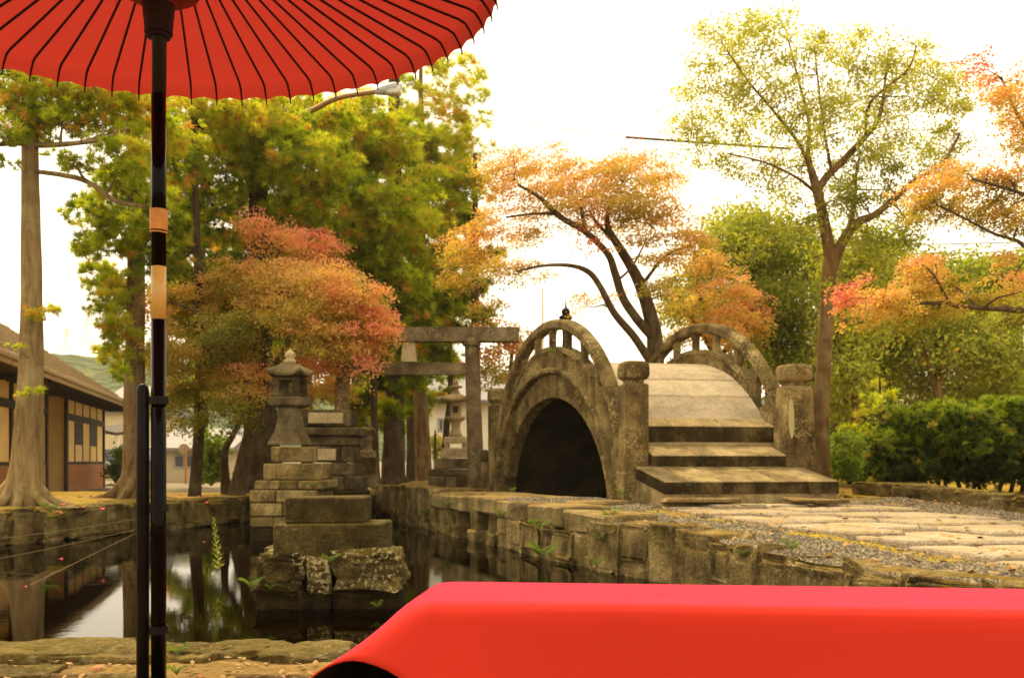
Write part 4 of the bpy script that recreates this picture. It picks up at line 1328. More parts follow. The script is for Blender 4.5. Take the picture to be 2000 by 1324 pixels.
def left_house():
    A = Vector((-11.9, 23.35, 0)); E_ = Vector((-15.2, 37.0, 0)); t, n = wall_frame(A, (E_ - A))
    A = A - t * 6; Lw = (E_ - A).length
    z0 = .1
    R = thing("timber_house", (-13.5, 30, z0), "low cream-walled timber house with wide shingled eaves beside the cedars", "house")
    T_ = lambda s, o, z: A + t * s + n * o + Vector((0, 0, z))
    def bx(name, s0, s1, o0, o1, za, zb, mat):
        c = T_((s0 + s1) / 2, (o0 + o1) / 2, (za + zb) / 2); mb = MB(); mb.block(c, s1 - s0, abs(o1 - o0), zb - za, ex=xy(t), bev=.01)
        return obj(name, mb, M[mat], R)
    s128 = (Vector((-13.55, 30.2, 0)) - A).length; s80 = (P(80, 900, 27.2) - A - Vector((0, 0, CAM_Z))).length
    s80 = s128 - 2.7
    # recessed porch between two wall lengths
    bx("wall", 0, s80, -4, 0, z0, 3.2, 'plaster'); bx("wall", s128, Lw, -4, 0, z0, 3.2, 'plaster'); bx("wall", s80, s128, -4, -1.0, z0, 3.2, 'plaster')
    for s0, s1, o in ((0, s80, .03), (s80, s128, -.97), (s128, Lw, .03)):
        for k in range(3):
            bx("board", s0 + .003, s1 - .003, o - .02, o, z0 + .02 + k * .29, z0 + .30 + k * .29, 'brownwood')
        bx("beam", s0, s1, o - .02, o + .03, 2.36, 2.56, 'darkwood'); bx("beam", s0, s1, o - .02, o + .02, 1.0, 1.08, 'darkwood'); bx("beam", s0, s1, o - .02, o + .03, 3.02, 3.2, 'darkwood')
    for s, w, o in ((s128 - .1, .3, .02), (Lw - .14, .22, .02), (s80 - .1, .2, .02), (s80 + .1, .14, -.94), (s128 - .22, .2, -.94), (2.2, .2, .02), (4.6, .2, .02), (6.4, .2, .02)):
        bx("corner_post", s, s + w, o - .03, o + .045, z0, 3.1, 'darkwood')
    ln = Lw - s128
    for k in range(1, 5):
        s = s128 + .12 + (ln - .2) * k / 5
        bx("stud", s - .035, s + .035, -.02, .025, 2.56, 3.02, 'darkwood'); bx("stud", s - .035, s + .035, -.02, .025, 1.08, 2.36, 'darkwood')
    for k in (1, 3):
        s = s128 + .12 + (ln - .2) * k / 5; s2 = s128 + .12 + (ln - .2) * (k + 1) / 5
        bx("window", s + .04, s2 - .04, -.02, .018, 1.62, 2.355, 'darkwood')
    bx("footing", -.2, Lw + .3, -4.1, .35, -.1, z0 + .015, 'roofgrey')
    # hipped roof with layered shingle courses
    ez, ov, st, rise = 3.05, 1.0, 3.2, 2.8
    q = [T_(-1, ov, ez), T_(Lw + .9, ov, ez), T_(Lw + .9, -2 * st, ez), T_(-1, -2 * st, ez)]
    NC = 16
    for face in (0, 1):
        mb = MB()
        for k in range(NC):
            f0, f1 = k / NC, (k + 1) / NC
            def P0(f, side):
                o = ov - (ov + st) * f; z = ez + .12 + rise * f
                if face == 0: return T_(-1, o, z) if side == 0 else T_(Lw + .9 - (st + ov) * f * .8, o, z)
                s = Lw + .9 - (st + ov) * f * .8
                return T_(s, o, z) if side == 0 else T_(s, -2 * st - ov + (ov + st) * f, z)
            n_ = 60
            for i in range(n_):
                a0, a1 = P0(f0, 0).lerp(P0(f0, 1), i / n_), P0(f0, 0).lerp(P0(f0, 1), (i + 1) / n_)
                b0, b1 = P0(f1, 0).lerp(P0(f1, 1), i / n_), P0(f1, 0).lerp(P0(f1, 1), (i + 1) / n_)
                e = Vector((0, 0, .055 + .02 * random.random()))
                mb.add([a0, a1, b1, b0, a0 + e, a1 + e, b1 + Vector((0, 0, .012)), b0 + Vector((0, 0, .012))], [(0, 1, 5, 4), (4, 5, 6, 7), (1, 2, 6, 5), (3, 0, 4, 7)])
        o_ = obj("roof", mb, M['shingle'], R)
    mb = MB(); mb.add([q[0], q[1], T_(Lw + .9 - (st + ov) * .8, -st, ez + rise), T_(-1, -st, ez + rise), q[2], q[3]], [(0, 1, 2, 3), (1, 4, 2), (0, 5, 4, 1)]); obj("soffit", mb, M['darkwood'], R)
    for za, zb, o in ((ez - .02, ez + .10, ov + .01), (ez + .10, ez + .2, ov + .05)):
        bx("fascia", -1, Lw + .9, o - .05, o, za, zb, 'fascia')
    c = T_(Lw + .92, -st + 1, ez + .08); mb = MB(); mb.block(c, .05, 2 * st, .2, ex=xy(t)); obj("fascia", mb, M['fascia'], R)
    for k in range(30):
        s = Lw + .7 - k * .55
        bx("rafter", s, s + .07, .04, ov - .06, ez - .09, ez - .005, 'darkwood')
left_house()

def simple_house(name, label, x0, x1, ybase, ytop, d, dep, wall, roof, ridge, over=.4, win=(), base=None):
    a, b = P(x0, ytop, d), P(x1, ybase, d)
    R = thing(name, ((a.x + b.x) / 2, d, b.z), label, "house")
    mb = MB(); mb.box(((a.x + b.x) / 2, d + dep / 2, (a.z + b.z) / 2 - .3), b.x - a.x, dep, a.z - b.z + .6); obj("wall", mb, M[wall], R)
    e = a.z; r = ridge
    vs = [(a.x - over, d - over, e - .06), (b.x + over, d - over, e - .06), (b.x + over, d + dep + over, e - .06), (a.x - over, d + dep + over, e - .06),
          (a.x - over, d - over, e + .08), (b.x + over, d - over, e + .08), (b.x + over, d + dep + over, e + .08), (a.x - over, d + dep + over, e + .08),
          (a.x - over, d + dep / 2, e + r), (b.x + over, d + dep / 2, e + r)]
    mb = MB(); mb.add(vs, [(0, 3, 2, 1), (0, 1, 5, 4), (2, 3, 7, 6), (4, 5, 9, 8), (6, 7, 8, 9), (0, 4, 8, 7, 3), (1, 2, 6, 9, 5)]); obj("roof", mb, M[roof], R)
    for (wx0, wx1, wy0, wy1) in win:
        p, q = P(wx0, wy0, d), P(wx1, wy1, d); cx, cz = (p.x + q.x) / 2, (p.z + q.z) / 2
        mb = MB(); mb.block((cx, d, cz), q.x - p.x + .16, .09, p.z - q.z + .16, bev=.01); f = obj("window", mb, M['steel'], R)
        for sgn in (-1, 1):
            mb = MB(); mb.block((cx + sgn * (q.x - p.x) / 4, d - .045, cz), (q.x - p.x) / 2 - .06, .03, p.z - q.z - .02, bev=.005); obj("pane", mb, M['glass'], f)
    return R
def wall_drop(o): pass
simple_house("beige_house", "beige house with grey roof and sliding window across the street", 318, 440, 931, 878, 46.0, 7, 'beige', 'roofgrey', 1.1, .5, ((342, 377, 890, 911),))
simple_house("house", "cream two-storey house end visible past the timber house", 196, 262, 932, 804, 52.0, 8, 'beige', 'roofgrey', 1.6, .4, ())
simple_house("white_house", "bright white house wall behind the pale lantern and torii pillar", 836, 992, 905, 786, 44.0, 8, 'white', 'roofgrey', 1.8, .6, ((858, 872, 820, 840),))
simple_house("white_house", "white house glimpsed through the broadleaf trees at the garden's far side", 1735, 1850, 905, 740, 48.0, 8, 'white', 'roofgrey', 1.6, .5, ((1760, 1780, 800, 830),))
def fence_grey():
    d = 30.0; a, b = P(1630, 822, d), P(1720, 858, d)
    R = thing("panel_fence", ((a.x + b.x) / 2, d, b.z - 1), "low grey panel fence beyond the pale barked tree", "fence")
    for i in range(4):
        x0 = a.x + (b.x - a.x) * i / 4; x1 = a.x + (b.x - a.x) * (i + 1) / 4
        mb = MB(); mb.block(((x0 + x1) / 2, d, (a.z + gz(x0, d)) / 2), x1 - x0 - .05, .06, a.z - gz(x0, d)); obj("panel", mb, M['grey'], R)
        mb = MB(); mb.block((x0, d - .02, (a.z + gz(x0, d)) / 2 + .03), .09, .1, a.z - gz(x0, d) + .06); obj("post", mb, M['darkwood'], R)
fence_grey()

def porch_roof():
    d = 44.0; p = P(222, 850, d)
    R = thing("carport", (p.x, d, gz(p.x, d)), "small dark lean-to roof on white posts near the parked car", "carport")
    a, b = P(198, 843, d), P(244, 856, d)
    mb = MB(); mb.add([(a.x, d - 1, a.z), (b.x, d - 1, b.z + .1), (b.x, d + 2.5, b.z + .35), (a.x, d + 2.5, a.z + .3), (a.x, d - 1, a.z + .16), (b.x, d - 1, b.z + .22), (b.x, d + 2.5, b.z + .5), (a.x, d + 2.5, a.z + .45)], [(0, 3, 2, 1), (4, 5, 6, 7), (0, 1, 5, 4), (1, 2, 6, 5), (2, 3, 7, 6), (3, 0, 4, 7)]); obj("roof", mb, M['darkwood'], R)
    for px in (206, 240):
        q = P(px, 860, d); g = gz(q.x, d); mb = MB(); mb.block((q.x, d - .6, (g + 2.15) / 2), .16, .16, 2.15 - g); obj("post", mb, M['white'], R)
porch_roof()

def parked_car():
    d = 39.0; c = P(203, 930, d); g = gz(c.x, d)
    R = thing("parked_car", (c.x, d, g), "black parked car half hidden behind the timber house corner", "car")
    body = [(.0, .28), (.05, .75), (.9, .95), (1.35, 1.45), (2.9, 1.48), (3.9, 1.0), (4.2, .9), (4.25, .3)]
    def ext(prof, w0, name, mat, z0=0, inset=0):
        vs = [];
        for sx in (-1, 1):
            for y, z in prof: vs.append((c.x + sx * (w0 - (.12 if z > 1.05 else 0)), d + y, g + z))
        n = len(prof); fs = [tuple(range(n))[::-1], tuple(range(n, 2 * n))] + [(k, (k + 1) % n, n + (k + 1) % n, n + k) for k in range(n)]
        mb = MB(); mb.add(vs, fs); return obj(name, mb, M[mat], R)
    ext(body, .86, "body", 'carpaint')
    for sx in (-1, 1):
        mb = MB(); mb.block((c.x + sx * .64, d - .0, g + .66), .3, .12, .16, bev=.03); obj("headlight", mb, M['lampglass'], R)
        mb = MB(); mb.block((c.x + sx * 1.0, d + 1.15, g + 1.0), .2, .1, .14, bev=.03); obj("mirror", mb, M['carpaint'], R)
        for yy in (.8, 3.4):
            mb = MB(); mb.tube([(c.x + sx * .68, d + yy, g + .31), (c.x + sx * .88, d + yy, g + .31)], .31, 20); wl = obj("wheel", mb, M['tyre'], R)
            mb = MB(); mb.tube([(c.x + sx * .87, d + yy, g + .31), (c.x + sx * .895, d + yy, g + .31)], .2, 16); obj("rim", mb, M['steel'], wl)
    mb = MB(); mb.add([(c.x - .7, d + .93, g + .98), (c.x + .7, d + .93, g + .98), (c.x + .64, d + 1.31, g + 1.4), (c.x - .64, d + 1.31, g + 1.4)], [(0, 1, 2, 3)]); obj("windscreen", mb, M['glass'], R)
    mb = MB(); mb.block((c.x, d - .01, g + .45), .5, .03, .12); obj("number_plate", mb, M['white'], R)
parked_car()

def traffic_mirror():
    d = 41.0; p = P(363, 928, d); g = gz(p.x, d)
    R = thing("traffic_mirror", (p.x, d, g), "round traffic mirror on a thin orange post by the beige house", "mirror")
    zt = P(363, 877, d).z
    mb = MB(); mb.tube([(p.x, d, g), (p.x, d, zt)], .05, 10); obj("post", mb, M['orange'], R)
    mb = MB(); mb.tube([(p.x - .05, d - .1, zt), (p.x - .05, d - .16, zt)], .2, 24); obj("mirror_face", mb, M['chrome'], R)
    mb = MB(); mb.tube([(p.x - .05, d - .02, zt), (p.x - .05, d - .06, zt), (p.x - .05, d - .09, zt)], [.1, .22, .22], 24); obj("hood", mb, M['orange'], R)
traffic_mirror()

# ------------------------------------------------------------------ posts, lamps, wires
def street_lamp():
    d = 22.6; b = P(505, 940, d); g = gz(b.x, d)
    R = thing("street_lamp", (b.x, d, g), "street lamp with long brown arm reaching out under the red umbrella's rim", "street lamp")
    top = P(505, 250, d)
    mb = MB(); mb.tube([(b.x, d, g), (b.x, d, top.z)], [.11, .075], 12); obj("pole", mb, M['rust'], R)
    mb = MB(); mb.tube([top, P(604, 218, 20.4), P(660, 192, 19.4), P(745, 178, 18.6)], [.06, .055, .05, .045], 10, 5); obj("arm", mb, M['rust'], R, smooth_=True)
    d = 18.5; a, e = P(733, 180, d), P(786, 170, d)
    mb = MB(); mb.tube([a, a.lerp(e, .35), a.lerp(e, .75), e], [.05, .10, .11, .04], 14, 3); h = obj("lamp_head", mb, M['steel'], R, smooth_=True)
    c = P(769, 178, d); mb = MB(); mb.rock(c, .30, .2, .17, pw=1, amp=0, sub=2); obj("lamp_glass", mb, M['lampglass'], R, smooth_=True)
street_lamp()

def wires():
    for (pts, r, lab) in (([P(640, 190, 30), P(960, 236, 30), P(1230, 268, 30), P(1540, 290, 30), P(1800, 291, 30), P(2100, 280, 30)], .009, "thin overhead cable sagging across the white sky behind the trees"),
                          ([P(1222, 268.5, 29.9), P(1400, 281, 29.9), P(1545, 291, 29.9)], .035, "thick sheathed length on the overhead cable left of the pale tree crown"),
                          ([P(1300, 478, 60), P(1700, 480, 60), P(2100, 470, 60)], .03, "upper of two faint distant cables behind the maple boughs"),
                          ([P(1300, 498, 60), P(1700, 498, 60), P(2100, 488, 60)], .03, "lower of two faint distant cables behind the maple boughs"),
                          ([P(-40, 1056, 11.3), P(120, 1036, 11.6), P(300, 1008, 12.4)], .0022, "uppermost thin line strung over the pond below the cedars"),
                          ([P(-40, 1098, 10.4), P(100, 1070, 10.9), P(300, 1026, 12.2)], .0022, "middle thin line strung over the pond below the cedars"),
                          ([P(-40, 1190, 8.2), P(120, 1112, 9.4), P(300, 1024, 12.0)], .0022, "steepest thin line strung over the pond from the near shore")):
        mb = MB(); mb.tube(pts, r, 6, 8)
        far = pts[0].y > 20
        tag(obj("cable" if far else "pond_line", mb, M['wire'] if far else M['line']), lab, "cable" if far else "line")
wires()

def garden_lamp():
    d = 21.0; c = P(1105, 640, d); k = d / FPX; h = lambda y: CAM_Z - (y - 900) * k; g = gz(c.x, d)
    R = thing("garden_lamp", (c.x, d, g), "dark iron lantern post rising behind the arched bridge's crown", "lamp")
    w = lambda px: px * k / 2; o = (c.x, d, 0)
    mb = MB(); mb.stack(o, [(.09, g - .05), (.05, g + .4), (.045, h(684))], n=10); obj("post", mb, M['iron'], R)
    mb = MB(); mb.stack(o, [(w(12), h(686)), (w(16), h(682)), (w(14), h(660)), (w(16), h(640)), (w(20), h(626))], n=6); obj("housing", mb, M['iron'], R)
    mb = MB(); mb.stack(o, [(w(8), h(680)), (w(8), h(664))], n=12); obj("lamp_glass", mb, M['lampglass'], R)
    mb = MB(); mb.stack(o, [(w(16), h(628)), (w(28), h(621)), (w(26), h(618)), (w(15), h(616)), (w(17), h(608)), (w(13), h(604)), (w(4), h(600)), (w(2), h(588)), (w(.6), h(574))], n=12); obj("cap", mb, M['iron'], R)
    d = 34.0; a = P(1060, 920, d); t = P(1060, 562, d); mb = MB(); mb.tube([(a.x, d, gz(a.x, d)), t], [.06, .035], 8); tag(obj("flagpole", mb, M['white']), "thin white pole against the sky beside the bridge crown", "pole")
garden_lamp()

def banner():
    d = 12.6; x = P(2012, 700, d).x; g = gz(x, d)
    R = thing("cloth_banner", (x + .3, d, g), "tall white cloth banner at the frame's edge past the hedge", "banner")
    mb = MB(); mb.tube([(x + .34, d, g), (x + .34, d, 3.95)], .018, 8); obj("pole", mb, M['steel'], R)
    vs, fs = [], []; n, m_ = 26, 6
    for i in range(n + 1):
        z = P(0, 490, d).z + (P(0, 752, d).z - P(0, 490, d).z) * i / n
        for j in range(m_ + 1):
            t = j / m_
            xx = x + .32 * t - .06 + .018 * vnoise(i * .6, 2) * (1 - t) - .03 * (1 - t) * math.sin(i / n * 3)
            vs.append((xx, d - .02 + .03 * math.sin(i * .5 + j) * (1 - t), z))
    for i in range(n):
        for j in range(m_): a = i * (m_ + 1) + j; fs.append((a, a + 1, a + m_ + 2, a + m_ + 1))
    mb = MB(); mb.add(vs, fs); obj("cloth", mb, M['banner'], R, smooth_=True)
banner()

def stone_post():
    d = 17.6; c = P(947, 955, d); k = d / FPX; g = gz(c.x, d); h = lambda y: CAM_Z - (y - 900) * k
    R = thing("stone_post", (c.x, d, g), "short stone post with round head between the torii pillar and the bridge", "post")
    mb = MB(); mb.stack((c.x, d, 0), [(.12, g - .1), (.12, h(938)), (.07, h(936)), (.065, h(902))], cham=.15); obj("shaft", mb, M['grey'], R)
    mb = MB(); mb.stack((c.x, d, 0), [(.05, h(903)), (.09, h(898)), (.10, h(890)), (.08, h(882)), (.03, h(878))], n=12); obj("head", mb, M['monument'], R, smooth_=True)
stone_post()

def pylons():
    for px, y0, y1, d, lab in ((131, 690, 640, 330, "shorter faint lattice pylon on the hazy hill"), (172, 685, 612, 330, "taller faint lattice pylon on the hazy hill")):
        b, t = P(px, y0, d), P(px, y1, d); mb = MB(); w = 2.2
        for sx, sy in ((-1, -1), (1, -1), (1, 1), (-1, 1)): mb.tube([(b.x + sx * w, d + sy * w, b.z - 12), (t.x + sx * .3, d + sy * .3, t.z)], .10, 4)
        for k in range(9):
            f0, f1 = k / 9, (k + 1) / 9; ww = lambda f: w + (.3 - w) * f; zz = lambda f: b.z + (t.z - b.z) * f
            for s in (-1, 1): mb.tube([(b.x - s * ww(f0), d - ww(f0), zz(f0)), (b.x + s * ww(f1), d - ww(f1), zz(f1))], .1, 4)
        for f in (.7, .82, .94): mb.tube([(b.x - 3.4, d, b.z + (t.z - b.z) * f), (b.x + 3.4, d, b.z + (t.z - b.z) * f)], .14, 4)
        tag(obj("pylon", mb, M['pylon']), lab, "pylon", "pylons on the hill")
pylons()

# ------------------------------------------------------------------ trees and plants
def unit(n):
    v = RNG.normal(size=(n, 3)); return v / np.linalg.norm(v, axis=1, keepdims=True)

def leaf_quads(C, Nrm, L, Wd, fold=.18):
    """one folded diamond leaf per centre: 4 corners each"""
    n = len(C)
    t = np.cross(Nrm, unit(n)); t /= np.linalg.norm(t, axis=1, keepdims=True) + 1e-9
    b = np.cross(Nrm, t)
    L = (L * RNG.uniform(.65, 1.25, n))[:, None] / 2; Wd = (Wd * RNG.uniform(.65, 1.25, n))[:, None] / 2
    f = Nrm * Wd * fold * 2
    V = np.stack([C - t * L, C + b * Wd - t * L * .1 + f, C + t * L, C - b * Wd - t * L * .1 + f], 1)
    return V.reshape(-1, 3)

def tufts(C, up, n, length, width):
    """needle tufts: n narrow triangles round each centre"""
    m = len(C)
    d = unit(m * n) * .8 + np.repeat(up, n, 0)
    d /= np.linalg.norm(d, axis=1, keepdims=True) + 1e-9
    c = np.repeat(C, n, 0)
    ln = length * RNG.uniform(.5, 1.15, (m * n, 1)) * np.repeat(RNG.uniform(.7, 1.2, (m, 1)), n, 0)
    side = np.cross(d, unit(m * n)); side /= np.linalg.norm(side, axis=1, keepdims=True) + 1e-9
    w = width * .5
    a = c + d * ln * .12
    V = np.stack([a - side * w, a + side * w, c + d * ln], 1)
    return V.reshape(-1, 3)

def ell_pts(n, c, r, shell=.55):
    d = unit(n); q = RNG.random(n) ** (1 / (3 * (1 - shell) + 1.0 + shell * 4))
    return np.array(c) + d * q[:, None] * np.array(r)

class Tree:
    def __init__(self, name, label, cat, base, group=None):
        bx = Vector(base); self.R = thing(name, (bx.x, bx.y, gz(bx.x, bx.y)), label, cat, group)
        self.trunk = MB(); self.twig = MB(); self.skel = []; self.V = []; self.T = []
        self.k = None
    def limb(self, pts, rough=.12, sides=9, res=5, flute=0.0, px=True, d=None):
        """pts: (px, py, width in photograph pixels, depth)"""
        P3 = [P(a, b, dd) for a, b, w, dd in pts]; rad = [w * dd / FPX / 2 for a, b, w, dd in pts]
        self.trunk.tube(P3, rad, sides, res, rough, True, flute)
        s, r = spline(P3, rad, 6)
        self.skel += list(zip(s, r))
    def grow_to(self, c, r0=.02, sag=.1, store=True, mb=None, jitter=.06, twig=False):
        c = Vector(c)
        j = min(range(len(self.skel)), key=lambda i: (self.skel[i][0] - c).length_squared + (.0 if self.skel[i][1] > .012 else .05))
        p, pr = self.skel[j]
        L = (c - p).length
        m1 = p.lerp(c, .35) + Vector((random.uniform(-1, 1) * jitter, random.uniform(-1, 1) * jitter, sag * random.uniform(.3, 1))) * L
        m2 = p.lerp(c, .7) + Vector((random.uniform(-1, 1) * jitter, random.uniform(-1, 1) * jitter, sag * random.uniform(.2, .9))) * L
        r = min(pr * .7, r0)
        pts, rad = [p, m1, m2, c], [r, r * .8, r * .55, r * .3]
        if twig: (mb or self.twig).tube(pts, rad, 3, 0, 0, False)
        else: (mb or self.trunk).tube(pts, rad, 6, 4, .05, True)
        if store:
            s, rr = spline([Vector(q) for q in pts], rad, 4); self.skel += list(zip(s[2:], rr[2:]))
    def maple(self, blobs, d, dens=.2, leaf=.05, pad=.26, depth=1.0, flat=.10, limb_r=.022, twigs=True, per=46, tilt=.35, layers=.2):
        ctr = self.skel[0][0]
        for bl in blobs:
            px, py, rx, ry, tint = bl[:5]; dd = d + (bl[5] if len(bl) > 5 else RNG.uniform(-.9, .9) * depth)
            rx *= 1.1; ry *= .70; tint -= .04
            k = dd / FPX; c = P(px, py, dd); r = np.array((rx * k, max(.25, rx * k * .85) * depth, ry * k))
            self.grow_to(c, limb_r, .12)
            nl = int(dens * 4 * rx * ry); nc = max(3, nl // per)
            cc = ell_pts(nc, c, r * .92)
            if layers: cc[:, 2] = np.round(cc[:, 2] / layers) * layers + RNG.normal(0, .085, nc)
            out = cc - np.array(ctr); out[:, 2] = 0; out /= np.linalg.norm(out, axis=1, keepdims=True) + 1e-9
            n0 = out * .35 + np.array((0, 0, 1.0)) + RNG.normal(0, .15, (nc, 3)); n0 /= np.linalg.norm(n0, axis=1, keepdims=True)
            N = np.repeat(n0, per, 0); n = len(N)
            q = np.sqrt(RNG.random(n)) * np.repeat(pad * RNG.uniform(.6, 1.25, nc), per); a = RNG.uniform(0, 6.283, n)
            e1 = np.cross(N, np.array((.3, .9, .1))); e1 /= np.linalg.norm(e1, axis=1, keepdims=True); e2 = np.cross(N, e1)
            pos = np.repeat(cc, per, 0) + e1 * (np.cos(a) * q)[:, None] + e2 * (np.sin(a) * q)[:, None] + N * RNG.normal(0, flat * pad * 1.6, n)[:, None]
            pos[:, 2] -= (q ** 2) * .55                      # sprays droop at their tips
            nn = N * (1 - tilt) + unit(n) * (tilt + .25) + np.repeat(out, per, 0) * .25; nn /= np.linalg.norm(nn, axis=1, keepdims=True)
            self.V.append(leaf_quads(pos, nn, leaf, leaf * .8))
            zr = (pos[:, 2] - c.z) / (r[2] + .05)
            tt = tint + .10 * zr + np.repeat(RNG.normal(0, .07, nc), per) + RNG.normal(0, .05, n)
            self.T.append(np.repeat(np.clip(tt, .02, .98), 4))
            if twigs:
                for p in cc[::2]: self.grow_to(p, .007, .05, False, twig=True)
    def broad(self, blobs, d, dens=.12, leaf=(.09, .045), depth=1.0, cl=.22, per=26, limb_r=.03, twigs=True, droop=.4, shell=.55):
        for bl in blobs:
            px, py, rx, ry, tint = bl[:5]; dd = d + (bl[5] if len(bl) > 5 else RNG.uniform(-.9, .9) * depth)
            k = dd / FPX; c = P(px, py, dd); r = np.array((rx * k, max(.3, rx * k * .9) * depth, ry * k))
            self.grow_to(c, limb_r, .08)
            nc = max(3, int(dens * 4 * rx * ry) // per); cc = ell_pts(nc, c, r, shell)
            n = nc * per
            pos = np.repeat(cc, per, 0) + RNG.normal(0, 1, (n, 3)) * cl * np.array((1, 1, .62)) * np.repeat(RNG.uniform(.6, 1.2, (nc, 1)), per, 0)
            nn = unit(n) + np.array((0, -.1, .55)); nn /= np.linalg.norm(nn, axis=1, keepdims=True)
            self.V.append(leaf_quads(pos, nn, leaf[0], leaf[1]))
            tt = tint + np.repeat(RNG.normal(0, .09, nc), per) + RNG.normal(0, .06, n)
            self.T.append(np.repeat(np.clip(tt, .02, .98), 4))
            if twigs:
                for p in cc: self.grow_to(p, .010, .06, False, twig=True)
    def conifer(self, blobs, d, dens=1 / 150, needle=(.15, .02), per=30, depth=1.2, limb_r=.03, brown=.08):
        if dens < 1 / 90: dens *= 2.9; needle = (needle[0] * 1.15, needle[1] * .95); per = int(per * 1.15)
        for bl in blobs:
            px, py, rx, ry, tint = bl[:5]; dd = d + (bl[5] if len(bl) > 5 else RNG.uniform(-1, 1) * depth)
            if dens < 1 / 45: ry *= .58; rx *= 1.04
            k = dd / FPX; c = P(px, py, dd); r = np.array((rx * k, max(.35, rx * k), ry * k))
            self.grow_to(c, limb_r, -.10)
            m = max(4, int(dens * 4 * rx * ry)); ng = max(1, m // 6)
            g = ell_pts(ng, c, r * .9)
            out = g - np.array(c); out /= np.linalg.norm(out, axis=1, keepdims=True) + 1e-9
            tc = np.repeat(g, 6, 0) + RNG.normal(0, .13, (ng * 6, 3)) * np.array((1.3, 1.3, .55)) * r.mean() ** .5
            up = np.repeat(out * .35, 6, 0) + np.array((0, 0, .42)) + RNG.normal(0, .15, (ng * 6, 3))
            self.V.append(tufts(tc, up, per, needle[0], needle[1]))
            tt = tint + RNG.normal(0, .10, ng * 6) + np.repeat(RNG.normal(0, .12, ng), 6)
            br = np.repeat(RNG.random(ng) < brown, 6) | (RNG.random(ng * 6) < brown * .4)
            tt = np.where(br, RNG.uniform(.78, .98, ng * 6), np.clip(tt, .03, .78))
            tt = np.repeat(tt, per) + RNG.normal(0, .04, ng * 6 * per)
            self.T.append(np.repeat(tt, 3))
            for p in g[::2]: self.grow_to(p, .014, -.09, False, twig=True)
    def done(self, barkm, leafm, corners):
        o = obj("trunk", self.trunk, M[barkm], self.R, smooth_=True)
        if self.twig.v: tag(obj("twigs", self.twig, M[barkm], self.R), kind='stuff')
        if self.V: tag(raw("crown", np.concatenate(self.V), corners, M[leafm], self.R, {"tint": np.concatenate(self.T)}), kind='stuff')
        return self.R

def roots(tr, px, py, d, n, spread, w):
    b = P(px, py, d)
    for i in range(n):
        a = math.pi * 2 * i / n + random.uniform(-.3, .3)
        e = Vector((math.cos(a), math.sin(a), 0)); L = spread * random.uniform(.6, 1.2)
        p0 = Vector((b.x, b.y, gz(b.x, b.y) + .30)) + e * w * .55; p1 = Vector((b.x, b.y, 0)) + e * (w * .9 + L * .35); p2 = Vector((b.x, b.y, 0)) + e * (w + L)
        p1.z = gz(p1.x, p1.y) + .045; p2.z = gz(p2.x, p2.y) - .02
        tr.trunk.tube([p0, p1, p2], [w * .42, w * .22, .02], 8, 5, .15)

